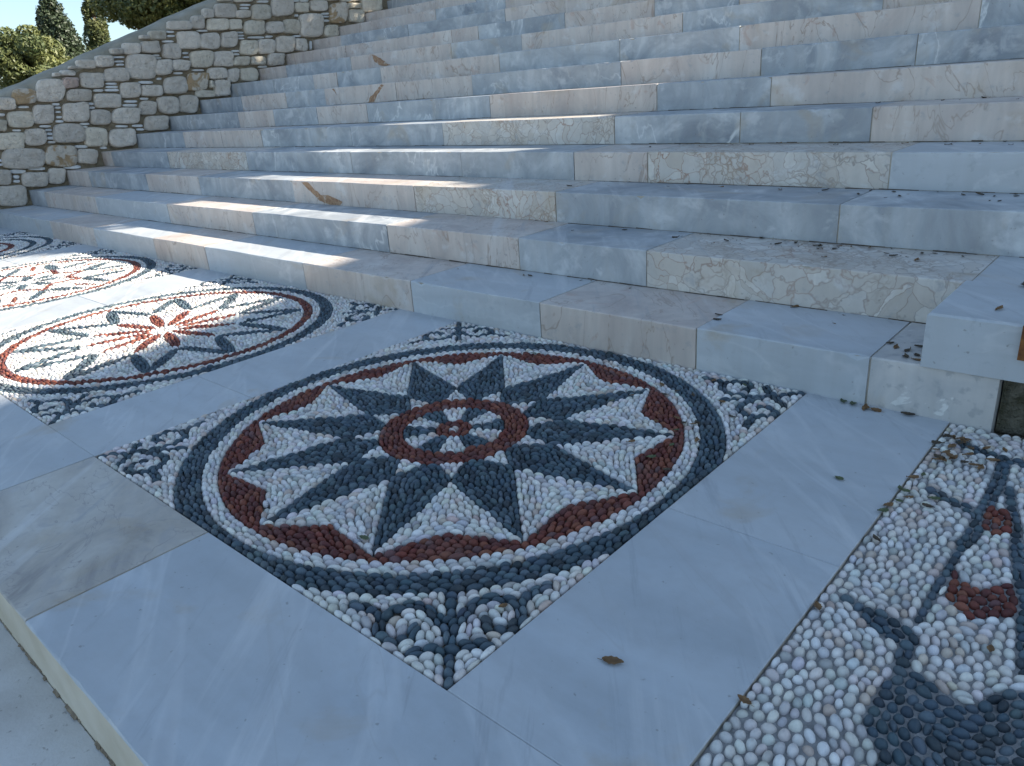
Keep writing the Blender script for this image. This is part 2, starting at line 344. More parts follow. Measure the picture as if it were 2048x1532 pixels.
# ------------------------------------------------------------------ pebble mosaics
def edt(B):
    n, m = B.shape; g = np.where(B, 0.0, 1e4)
    for i in range(1, n): g[i] = np.minimum(g[i], g[i - 1] + 1)
    for i in range(n - 2, -1, -1): g[i] = np.minimum(g[i], g[i + 1] + 1)
    jj = np.arange(m); K = (jj[:, None] - jj[None, :]) ** 2
    out = np.empty_like(g)
    for i in range(n): out[i] = np.sqrt((g[i][None, :] ** 2 + K).min(1))
    return out
def blur(a, k):
    for _ in range(k):
        a = (np.roll(a, 1, 0) + np.roll(a, -1, 0) + 2 * a) / 4; a = (np.roll(a, 1, 1) + np.roll(a, -1, 1) + 2 * a) / 4
    return a
def pack(w, h, lab, L, W, seed, cell=.0026, lloyd=14, over=1.0):
    """anisotropic Lloyd packing: every pebble fills the cell it owns, long side along the nearest outline"""
    r = np.random.default_rng(seed)
    nx, ny = int(w / cell), int(h / cell); cw, ch = w / nx, h / ny
    gx = (np.arange(nx) + .5) * cw; gy = (np.arange(ny) + .5) * ch
    XX, YY = np.meshgrid(gx, gy, indexing='ij'); Lb = lab(XX, YY)
    B = np.zeros_like(Lb, bool)
    B[:-1] |= Lb[1:] != Lb[:-1]; B[1:] |= Lb[1:] != Lb[:-1]; B[:, :-1] |= Lb[:, 1:] != Lb[:, :-1]; B[:, 1:] |= Lb[:, 1:] != Lb[:, :-1]
    B[0] = B[-1] = True; B[:, 0] = B[:, -1] = True
    D = edt(B) * cell; Ds = blur(D, 3); Gx, Gy = np.gradient(Ds, cell)
    wt = np.exp(-D / 0.015); qa = blur((Gx ** 2 - Gy ** 2) * wt, 14); qb = blur(2 * Gx * Gy * wt, 14)
    # seeds: a count per region that fits its area
    P = []; l0 = []
    for v in np.unique(Lb):
        c = np.argwhere(Lb == v); n = max(1, int(round(len(c) * cw * ch / (.82 * L * W) * over)))
        # stratified: sort cells along a coarse serpentine, take evenly spaced ones
        blk = int(.05 / cell); key = (c[:, 0] // blk) * 4096 + c[:, 1] // blk; o = np.argsort(key + r.random(len(c)) * .9, kind='stable')
        pick = o[np.minimum(((np.arange(n) + r.random(n)) * len(c) / n).astype(int), len(c) - 1)]
        P.append((c[pick] + .5 + r.uniform(-.3, .3, (n, 2))) * [cw, ch]); l0.append(np.full(n, v))
    P = np.concatenate(P); l0 = np.concatenate(l0); N = len(P)
    asp = np.clip(r.normal(L / W, .22, N), 1.15, 2.3); K = int(.030 / cell)
    oi, oj = np.meshgrid(np.arange(-K, K + 1), np.arange(-K, K + 1), indexing='ij'); oi = oi.ravel(); oj = oj.ravel()
    k_ = oi ** 2 + oj ** 2 <= K * K; oi = oi[k_]; oj = oj[k_]
    flat = Lb.ravel(); ids = np.arange(N)
    grow = r.uniform(.80, 1.22, N)
    for it in range(lloyd):
        ci = np.clip((P[:, 0] / cw).astype(int), 0, nx - 1); cj = np.clip((P[:, 1] / ch).astype(int), 0, ny - 1)
        th = .5 * np.arctan2(qb[ci, cj], qa[ci, cj]); cn, sn = np.cos(th), np.sin(th)
        best = np.full(nx * ny, 1e9, np.float32); own = np.full(nx * ny, -1, np.int32)
        cs = []; ds = []; ns = []
        for a0 in range(0, N, 1500):
            s_ = slice(a0, a0 + 1500)
            I = ci[s_, None] + oi[None]; J = cj[s_, None] + oj[None]; ok = (I >= 0) & (I < nx) & (J >= 0) & (J < ny)
            I = np.clip(I, 0, nx - 1); J = np.clip(J, 0, ny - 1); q = I * ny + J; ok &= flat[q] == l0[s_, None]
            dx = (I + .5) * cw - P[s_, 0, None]; dy = (J + .5) * ch - P[s_, 1, None]
            dn = (dx * cn[s_, None] + dy * sn[s_, None]) * np.sqrt(asp[s_, None]); dt = (dy * cn[s_, None] - dx * sn[s_, None]) / np.sqrt(asp[s_, None])
            d = ((dn * dn + dt * dt) / grow[s_, None] ** 2).astype(np.float32)
            nn = np.broadcast_to(ids[s_, None], d.shape)
            cs.append(q[ok]); ds.append(d[ok]); ns.append(nn[ok])
        q = np.concatenate(cs); d = np.concatenate(ds); nn = np.concatenate(ns)
        np.minimum.at(best, q, d); hit = d <= best[q]; own[q[hit]] = nn[hit]
        m = own >= 0; ow = own[m]; X = XX.ravel()[m]; Y = YY.ravel()[m]
        A = np.bincount(ow, minlength=N) + 1e-9
        mx = np.bincount(ow, X, N) / A; my = np.bincount(ow, Y, N) / A
        good = A > 2
        if it < lloyd - 1: P[good, 0] = mx[good]; P[good, 1] = my[good]
    vx = np.bincount(ow, (X - mx[ow]) ** 2, N) / A + cw * cw / 12; vy = np.bincount(ow, (Y - my[ow]) ** 2, N) / A + cw * cw / 12
    vxy = np.bincount(ow, (X - mx[ow]) * (Y - my[ow]), N) / A
    tr = (vx + vy) / 2; df = np.sqrt(((vx - vy) / 2) ** 2 + vxy ** 2); l1, l2 = tr + df, np.maximum(tr - df, 1e-8)
    th = .5 * np.arctan2(2 * vxy, vx - vy)
    Lf = 4 * np.sqrt(l1); Wf = 4 * np.sqrt(l2)
    fit = np.sqrt(np.pi * Lf * Wf / 4 / (A * cw * ch)); Lf /= np.maximum(fit, 1) ** .6; Wf /= np.maximum(fit, 1) ** .6
    good = (A * cw * ch > .22 * L * W) & (Wf > .42 * W)
    return np.stack([mx, my], 1)[good], th[good], np.minimum(Lf, 1.75 * L)[good], Wf[good], l0[good]
def pebble_mesh(P, th, L, W, top, seed, seg=10, hgt=0.62, colours=None, origin=(0, 0), SHR=.955):
    r = np.random.default_rng(seed); N = len(P)
    els = np.radians([-28, 8, 38, 64]) if seg >= 10 else np.radians([-20, 22, 58])
    T = [];
    for e in els:
        for i in range(seg): a = 2 * PI * i / seg; T.append((math.cos(e) * math.cos(a), math.cos(e) * math.sin(a), math.sin(e)))
    T.append((0, 0, 1)); T = np.array(T); nr = len(els)
    tp = np.sign(T[:, 0]) * np.abs(T[:, 0]) ** 1.0
    a = L / 2 * SHR; bb = W / 2 * SHR
    skew = r.uniform(-.22, .22, N)
    c = np.minimum(W, .022) * hgt
    X = T[None, :, 0] * a[:, None]; Y = T[None, :, 1] * bb[:, None] * (1 + skew[:, None] * T[None, :, 0]); Z = T[None, :, 2] * c[:, None]
    t1 = r.normal(0, .20, N)[:, None]; t2 = r.normal(0, .14, N)[:, None]
    Y, Z = Y * np.cos(t1) - Z * np.sin(t1) * .6, Z * np.cos(t1) + Y * np.sin(t1)
    X, Z = X * np.cos(t2) + Z * np.sin(t2) * .6, Z * np.cos(t2) - X * np.sin(t2)
    ct, st = np.cos(th)[:, None], np.sin(th)[:, None]
    zt = top + r.normal(0, .0016, N)
    V = np.stack([origin[0] + P[:, 0][:, None] + X * ct - Y * st, origin[1] + P[:, 1][:, None] + X * st + Y * ct, Z - c[:, None] + zt[:, None]], 2)
    F = []
    for k in range(nr - 1):
        for i in range(seg):
            j = (i + 1) % seg; F.append((k * seg + i, k * seg + j, (k + 1) * seg + j, (k + 1) * seg + i))
    b0 = (nr - 1) * seg
    for i in range(0, seg, 2): F.append((b0 + i, b0 + (i + 1) % seg, b0 + (i + 2) % seg, nr * seg))
    F = np.array(F); nv = len(T)
    FF = (F[None] + (np.arange(N) * nv)[:, None, None]).reshape(-1, 4)
    col = np.repeat(colours, nv, 0)
    return V.reshape(-1, 3), FF, col
PAL = {0: [((.71, .68, .64), .45), ((.60, .60, .61), .2), ((.75, .74, .71), .2), ((.58, .49, .43), .08), ((.46, .46, .46), .07)],
       1: [((.062, .098, .128), .5), ((.10, .14, .17), .27), ((.038, .056, .072), .23)],
       2: [((.17, .045, .032), .45), ((.12, .035, .032), .3), ((.23, .075, .045), .2), ((.16, .08, .08), .05)]}
def colours(n, c, seed):
    r = np.random.default_rng(seed); cs = np.array([p[0] for p in PAL[c]]); w = np.array([p[1] for p in PAL[c]])
    o = cs[r.choice(len(cs), n, p=w / w.sum())]
    return np.clip(o * r.normal(1, .10, (n, 1)) * r.normal(1, .025, (n, 3)), .01, .8)
def segd(X, Y, a, b):
    ax, ay = a; dx, dy = b[0] - ax, b[1] - ay; l = dx * dx + dy * dy + 1e-12
    t = np.clip(((X - ax) * dx + (Y - ay) * dy) / l, 0, 1); return np.hypot(X - ax - t * dx, Y - ay - t * dy), t
def stroke(X, Y, pts, w):
    m = np.zeros(X.shape, bool)
    for a, b in zip(pts[:-1], pts[1:]): m |= segd(X, Y, a, b)[0] < w / 2
    return m
def lens(X, Y, a, b, w):                     # leaf shape between two points
    d, t = segd(X, Y, a, b); return d < w / 2 * np.sqrt(np.clip(4 * t * (1 - t), 0, 1)) + 0.002
def inpoly(X, Y, pts):
    m = np.zeros(X.shape, bool); n = len(pts)
    for i in range(n):
        (x1, y1), (x2, y2) = pts[i], pts[i - 1]
        c = ((y1 > Y) != (y2 > Y)); m ^= c & (X < (x2 - x1) * (Y - y1) / ((y2 - y1) if y2 != y1 else 1e-9) + x1)
    return m
SCROLL = [[(0.0, 0.0), (.06, .0), (.15, 0.002), (.215, .0), (.27, .004)],
          [(.10, .004), (.112, .03), (.104, .072)],
          [(.152, .004), (.19, .022), (.228, .045), (.243, .078), (.232, .118), (.212, .138), (.17, .14), (.142, .115), (.15, .075), (.175, .068)],
          [(.228, .146), (.25, .172), (.262, .20)]]
def quad(X, Y, w): return 100 * ((X > w / 2) * 1 + (Y > w / 2) * 2)
def corners(X, Y, w, h):
    m = np.zeros(X.shape, bool)
    for sx in (0, 1):
        for sy in (0, 1):
            u = X if sx == 0 else w - X; v = Y if sy == 0 else h - Y
            s = (u + v) / 2 ** .5; t = np.abs(u - v) / 2 ** .5
            for k, st in enumerate(SCROLL): m |= stroke(s, t, st, .024 if k else .02)
    return m
PARTS = ['corner_scrollwork', 'outer_ring', 'field_pebbles', 'star_motif', 'red_border', 'inner_ring', 'centre_rosette']
def lab_star(X, Y):
    w = 1.555; x, y = X - .795, Y - .752
    r = np.hypot(x, y); a = np.degrees(np.arctan2(y, x))
    ph = np.abs((a - 29.5 + 15) % 30 - 15); px, py = r * np.cos(np.radians(ph)), r * np.sin(np.radians(ph))
    L = quad(X, Y, w)                                              # part*4+colour (+100*piece), corner white = 0
    m = corners(X, Y, w, w); L[m] = (1 + quad(X, Y, w))[m]
    L[r < .797] = 1 * 4 + 1
    L[r < .727] = 1 * 4 + 0
    st = r < .683
    T = (.662, 0.); V = (.3236, .0867); C = (.553, .148); A1 = (.302, .081); B1 = (.2245, .019)
    red = (px - T[0]) * (C[1] - T[1]) - (py - T[1]) * (C[0] - T[0]) > 0
    L[st] = 2 * 4 + 0
    L[st & red] = 4 * 4 + 2
    blade = ((px - T[0]) * (V[1] - T[1]) - (py - T[1]) * (V[0] - T[0])) < 0
    blade &= r < .660
    tri = (r < .31) & (((px - A1[0]) * (B1[1] - A1[1]) - (py - A1[1]) * (B1[0] - A1[0])) > 0)
    ki = (np.round((a - 29.5) / 30).astype(int) % 12) * 100
    L[blade] = (13 + ki)[blade]
    L[blade & tri] = 2 * 4 + 0
    L[r < .228] = 5 * 4 + 2
    s6 = ((a - 14.5 + 15) % 60) < 30
    k6 = (np.floor((a - 14.5 + 15) / 30).astype(int) % 12) * 100; i_ = r < .155
    L[i_] = (25 + k6)[i_]
    L[i_ & s6] = (24 + k6)[i_ & s6]
    L[r < .056] = 6 * 4 + 2
    L[r < .017] = 6 * 4 + 0
    return L
def rings(X, Y, w, c, spec):
    r = np.hypot(X - c[0], Y - c[1]); L = quad(X, Y, w); m = corners(X, Y, w, w); L[m] = (1 + quad(X, Y, w))[m]
    for rad, col, part in spec: L[r < rad] = part * 4 + col
    return L, r
def pc(c, r, a): return (c[0] + r * math.cos(math.radians(a)), c[1] + r * math.sin(math.radians(a)))
def lab_leaf(X, Y):
    c = (.785, .757); L, r = rings(X, Y, 1.56, c, [(.785, 1, 1), (.725, 0, 1), (.688, 2, 4), (.645, 0, 2)])
    for k in range(12):
        a = 15 + 30 * k
        L[lens(X, Y, pc(c, .06, a), pc(c, .335, a), .048)] = 6 * 4 + 2 + 100 * k
        for s in (-15, 15): L[lens(X, Y, pc(c, .35, a), pc(c, .64, a + s), .050) & (r < .638)] = 3 * 4 + 1 + 100 * (2 * k + (s > 0))
    L[r < .05] = 6 * 4
    return L
def lab_knot(X, Y):
    c = (.78, .757); L, r = rings(X, Y, 1.555, c, [(.785, 1, 1), (.725, 0, 1), (.690, 2, 4), (.645, 0, 2)])
    for k in range(8):
        a = 45 * k; p, q = pc(c, .36, a), pc(c, .36, a + 45); mid = pc(c, .24, a + 22.5)
        L[stroke(X, Y, [p, mid, q], .034)] = 5 * 4 + 2
        L[lens(X, Y, pc(c, .37, a), pc(c, .60, a + 14), .075)] = 3 * 4 + 1 + 200 * k
        L[lens(X, Y, pc(c, .37, a), pc(c, .62, a - 14), .05)] = 3 * 4 + 1 + 200 * k + 100
        L[lens(X, Y, pc(c, .06, a + 22), pc(c, .22, a + 22), .06)] = 6 * 4 + 1 + 100 * k
        L[stroke(X, Y, [pc(c, .44, a + 22.5), pc(c, .60, a + 22.5)], .026)] = 4 * 4 + 2
    return L
def lab_wheel(X, Y):
    c = (.78, .757); L, r = rings(X, Y, 1.56, c, [(.785, 1, 1), (.735, 0, 1), (.66, 1, 3), (.61, 0, 2), (.50, 2, 5), (.45, 0, 2), (.30, 1, 3), (.25, 0, 2), (.12, 2, 6)])
    for k in range(8): L[lens(X, Y, pc(c, .12, 45 * k), pc(c, .44, 45 * k), .06)] = 6 * 4 + 2 + 100 * (k + 1)
    return L
def lab_crest(X, Y):                        # panel-local: x from its left edge, y from its front edge
    x, y = X - .045, Y - 1.5575
    x = np.where(x > .733, 1.466 - x, x)
    L = np.full(X.shape, 2 * 4, int); L[corners(X, Y, 1.555, 1.5575) & (X > 1.0)] = 1
    def sk(pts, w, c=1, part=3): L[stroke(x, y, pts, w)] = part * 4 + c
    sk([(-.007, -.915), (.039, -.935), (.077, -.954), (.108, -.960), (.124, -.975), (.125, -1.015), (.134, -1.06)], .026)
    L[lens(x, y, (.03, -.93), (.135, -.975), .055)] = 13
    L[inpoly(x, y, [(.118, -1.20), (.116, -1.11), (.135, -1.04), (.17, -1.045), (.204, -1.066), (.238, -1.070), (.271, -1.005), (.32, -.96), (.45, -.95), (.46, -1.3), (.3, -1.42), (.17, -1.36), (.16, -1.25)])] = 13
    sk([(.124, -.56), (.122, -.68), (.120, -.756), (.119, -.85), (.118, -.905)], .016)
    sk([(.008, -.405), (.048, -.429), (.097, -.443), (.130, -.475), (.130, -.557), (.124, -.60)], .030)
    sk([(.009, -.118), (.05, -.138), (.106, -.147), (.19, -.160), (.30, -.20)], .032)
    sk([(.113, -.155), (.124, -.26), (.125, -.362), (.128, -.46)], .030)
    sk([(.15, -.30), (.20, -.505), (.237, -.671), (.262, -.78), (.29, -.94)], .024)
    L[inpoly(x, y, [(.128, -.41), (.172, -.405), (.195, -.49), (.168, -.535), (.132, -.505)])] = 5 * 4 + 2
    L[inpoly(x, y, [(.128, -.70), (.150, -.735), (.180, -.745), (.226, -.690), (.246, -.733), (.253, -.79), (.188, -.852), (.136, -.80)])] = 5 * 4 + 2
    L[lens(x, y, (.36, -.35), (.52, -.75), .12)] = 13
    L[lens(x, y, (.52, -.95), (.70, -1.25), .10)] = 5 * 4 + 2
    return L
PNL = [(lab_wheel, 'mosaic_wheel', 'pebble mosaic panel of nested dark rings farthest left, nearest the rubble wall', 8, .0300, .0185, .004, 1),
       (lab_knot, 'mosaic_knot', 'pebble mosaic panel with red zigzag ring and blue leaves, mostly in sunlight', 8, .0290, .0175, .004, 2),
       (lab_leaf, 'mosaic_leaf', 'pebble mosaic panel with twelve thin red petals and blue leaf chain, half sunlit', 10, .0285, .0172, .005, 3),
       (lab_star, 'mosaic_star', 'large pebble mosaic panel with dark blue twelve-pointed star and red inner ring', 12, .0292, .0174, .006, 4),
       (lab_crest, 'mosaic_crest', 'pebble mosaic panel at right of bare white pebbles with blue strokes and red patches', 12, .0275, .0198, .002, 5)]
for (x0, x1), (fn, nm, label, seg, L_, W_, top, seed) in zip(PAN, PNL):
    w, h = x1 - x0 - .004, -YF - .004
    root = empty('pebble_mosaic', ((x0 + x1) / 2, YF / 2, -.03)); tag(root, label, 'mosaic', 'round pebble mosaics set in the marble terrace' if seed < 5 else None)
    b = MB(); zb = top - (.017 if seed < 5 else .0105)
    nb = 60; vs = []; fs = []
    rr = random.Random(seed)
    for i in range(nb + 1):
        for j in range(nb + 1): vs.append((x0 + .001 + (w + .002) * i / nb, YF + .001 + (h + .002) * j / nb, zb + rr.uniform(-.0012, .0012)))
    for i in range(nb):
        for j in range(nb): a = i * (nb + 1) + j; fs.append((a, a + nb + 1, a + nb + 2, a + 1))
    b.add(vs, fs); b.build('mortar_bed', M_BED if seed < 5 else M_BEDGREY, root, True)
    P, th, L, W, lb = pack(w, h, fn, L_, W_, seed, .0026 if seed > 2 else .0036)
    if seed == 5: th = th + np.random.default_rng(1).normal(0, .08, len(th))
    for p in range(7):
        for c in range(3):
          for ix in (sorted(set(lb[(lb % 100) == p * 4 + c] // 100))):
            k = lb == p * 4 + c + 100 * ix
            V, F, cc = pebble_mesh(P[k], th[k], L[k], W[k] * (1.0 if seed < 5 else .96), top, seed * 31 + p * 5 + c + 97 * int(ix), seg, .80 if seed < 5 else .68, colours(k.sum(), c, seed * 7 + p + c + 11 * int(ix)), (x0 + .002, YF + .002), .90 if seed == 5 else .955)
            me = fastmesh(PARTS[p], V, F, cc)
            nm_ = PARTS[p]
            if c and p == 3 and seed in (2, 3, 4): nm_ = 'star_point' if seed == 4 else 'leaf_motif'
            if c and p == 6 and seed < 4: nm_ = 'petal_motif'
            if p == 6 and c < 2 and seed == 4: nm_ = 'centre_wedge'
            if p == 0 and c == 0: nm_ = 'corner_pebbles'
            o = link(nm_, me, (M_PWHITE, M_PBLUE, M_PRED)[c], root); me.name = nm_
            if nm_ in PARTS: o['label'] = ('white pebbles of the ', 'dark blue-grey pebbles of the ', 'dark red pebbles of the ')[c] + PARTS[p].replace('_', ' ')

# ------------------------------------------------------------------ staircase
def wallx(y): return -8.75 + .119 * y
SEG = {1: ([-7.05, -6.08, -5.01, -4.27, -3.18, -2.3, -1.52, -0.83, -0.27, 0.057], 'WPWPWPWPWS'),
       2: ([-8.27, -6.96, -5.55, -4.3, -2.91, -1.96, -1.27, -0.12, 1.3], 'GPWPGPGBWP'),
       3: ([-8.07, -6.73, -5.75, -4.38, -3.1, -2.04, -0.66, .6], 'PGPGPBGGP'),
       4: ([-8.37, -7.06, -5.62, -4.19, -3.08, -2.21, -1.75, -0.61, .7], 'PGBGGGPBWG'),
       5: ([-7.46, -6.69, -5.98, -4.67, -3.63, -2.21, -1.45, -0.82, .5], 'GPPGGBGGPW'),
       6: ([-7.0, -6.35, -5.64, -4.93, -3.53, -2.17, -1.47, -.2], 'GPGPGPGPG'),
       7: ([-7.56, -6.7, -6.03, -4.99, -4.07, -2.68, -1.71, -0.88, .4], 'GPGPPGPGGP'),
       8: ([-7.5, -6.74, -6.33, -5.64, -4.12, -2.95, -2.04, -.7], 'GGPGPGGPG'),
       9: ([-7.81, -6.58, -5.06, -4.2, -2.67, -1.31, .1], 'PGPGPGPW'),
       10: ([-7.15, -5.43, -5.07, -4.03, -3.14, -2.43, -1.1], 'PPPGPGPG'),
       11: ([-7.73, -6.5, -5.06, -4.32, -3.37, -2.31, -.9], 'PGGPPPGP'),
       12: ([-7.61, -6.45, -5.39, -4.2, -3.0, -1.7], 'PPGPGPG'),
       13: ([-7.34, -6.18, -5.1, -3.8, -2.5], 'PPGPGP')}
VEIN = {3: [[(603, 364), (616, 364), (631, 380), (645, 391), (655, 390), (686, 404), (680, 411), (660, 409), (640, 402), (622, 383)]],
        7: [[(762, 167.5), (768, 170.5), (756, 188), (750, 205), (737, 206), (739, 196), (750, 184)], [(664, 177.5), (669, 177.5), (674, 189)]],
        9: [[(744, 109.5), (753, 112), (768, 121), (774, 127), (784, 130), (762, 132), (749, 123)]]}
def unproj_y(u, v, y):
    f = 1500.9; d = [R[0][i] * (u - 1024) / f + R[1][i] * (v - 766) / f + R[2][i] for i in range(3)]
    s = (y + 2.18694) / d[1]; return (.358 + s * d[0], .95596 + s * d[2])
stairs = empty('staircase', (-2, 3, -0.1))
tag(stairs, 'broad flight of marble steps in mixed grey, white and beige blocks beside a rubble wall', 'staircase')
XR = 5.4
for k in range(1, 21):
    y0 = (k - 1) * RUN; z1 = k * RISE; y1 = y0 + RUN + .02
    cuts, types = SEG.get(k, (None, None))
    if cuts is None:
        cuts = []; x = wallx(y0) + rng.uniform(.3, 1)
        while x < XR - .5: cuts.append(x); x += rng.uniform(.7, 1.5)
        types = ''.join(rng.choice('PGPGW') for _ in range(len(cuts) + 1))
    else:
        cuts = list(cuts); x = cuts[-1] + 1.2; types = types[:len(cuts)] + types[-1]
        if k > 1:
            while x < XR - .5: cuts.append(x); types += rng.choice('PGGW'); x += rng.uniform(.9, 1.5)
    right = XR if k > 1 else 0.057
    xs = [wallx(y0) - .15] + [c for c in cuts if c < right - .01] + [right]
    b = MB()
    for i in range(len(xs) - 1):
        dy, dz = rng.uniform(-.0025, .0022), rng.uniform(-.0018, .0018)
        b.worn(xs[i] + .0009, xs[i + 1] - .0009, y0 + dy, y1 if k < 20 else y0 + .5, z1 - RISE + .002 if k > 1 else -.03, z1 + dz, MI[types[min(i, len(types) - 1)]], rng.random(), rng)
    b.box(xs[0], right - .004, y0 + .0035, y1, z1 - RISE - .02, z1 - .0028, 6)
    for poly in VEIN.get(k, []):
        pts = [unproj_y(u, v, y0) for u, v in poly]
        cx_ = sum(p[0] for p in pts) / len(pts); cz_ = sum(p[1] for p in pts) / len(pts)
        fine = []
        for i in range(len(pts)):
            p, q = pts[i], pts[(i + 1) % len(pts)]
            for t in (0, .25, .5, .75): fine.append((p[0] + (q[0] - p[0]) * t + rng.uniform(-.004, .004), min(z1 - .006, max(z1 - RISE + .004, p[1] + (q[1] - p[1]) * t + rng.uniform(-.004, .004)))))
        b.add([(p[0], y0 - .0024, p[1]) for p in fine], [tuple(range(len(fine)))], MI['stain'])
    st = b.build('step', MARB, stairs)
    # litter and grime packed along the foot of the next riser
    if k < 20:
        g = MB(); x = xs[0] + .1
        yb = y0 + RUN
        while x < right:
            l = rng.uniform(.03, .16)
            if rng.random() < .72:
                d = rng.uniform(.002, .006) * (1.6 if x > -3 else 1); hh = rng.uniform(.0015, .005)
                g.add([(x, yb - .001, z1 + .0005), (x, yb - d, z1 + .0005), (x + l, yb - d * rng.uniform(.3, 1.2), z1 + .0005), (x + l, yb - .001, z1 + .0005), (x, yb - .001, z1 + hh), (x + l, yb - .001, z1 + hh * rng.uniform(.3, 1))],
                      [(0, 1, 2, 3), (4, 5, 2, 1), (0, 4, 1), (3, 2, 5)])
            x += l
        g.build('grime_line', M_GRIME, st)
# foundation strip beside step one, block standing on the first step
b = MB(); mv = []; mf = []
nx_, nz_ = 60, 9
for i in range(nx_ + 1):
    for j in range(nz_ + 1):
        mv.append((.058 + 1.44 * i / nx_, .042 + rng.uniform(-.006, .006) + .01 * math.sin(i * .7), -.02 + .167 * j / nz_))
for i in range(nx_):
    for j in range(nz_): a = i * (nz_ + 1) + j; mf.append((a, a + nz_ + 1, a + nz_ + 2, a + 1))
b.add(mv, mf); b.box(.058, 1.5, .06, .38, -.02, .147)
o = b.build('foundation', M_MOSS, None); tag(o, 'mossy rough concrete footing right of the lowest step, under the white block', 'footing')
b = MB(); b.slab(1.5, 5.4, 0.0, .386, -.03, .15, .005, 0, .3); o = b.build('step', [M_WHITE], stairs)
b = MB(); b.slab(-.136, 1.62, -.012, .3845, .1525, .306, .006, 0, .55)
o = b.build('marble_block', [M_WHITE]); tag(o, 'plain white marble block standing on the end of the lowest step', 'stone block')
b = MB(); b.slab(.086, .23, -.030, -.0125, .218, .312, .004); o = b.build('iron_plate', M_RUST)
tag(o, 'rust-brown iron plate against the upper edge of the white marble block', 'metal plate')
# landing at the top of the flight
b = MB(); b.box(-6.6, 30, 20 * RUN - .2, 60, 1.0, 20 * RISE - .006, 0); o = b.build('upper_terrace', M_LOWER); tag(o, kind='structure')

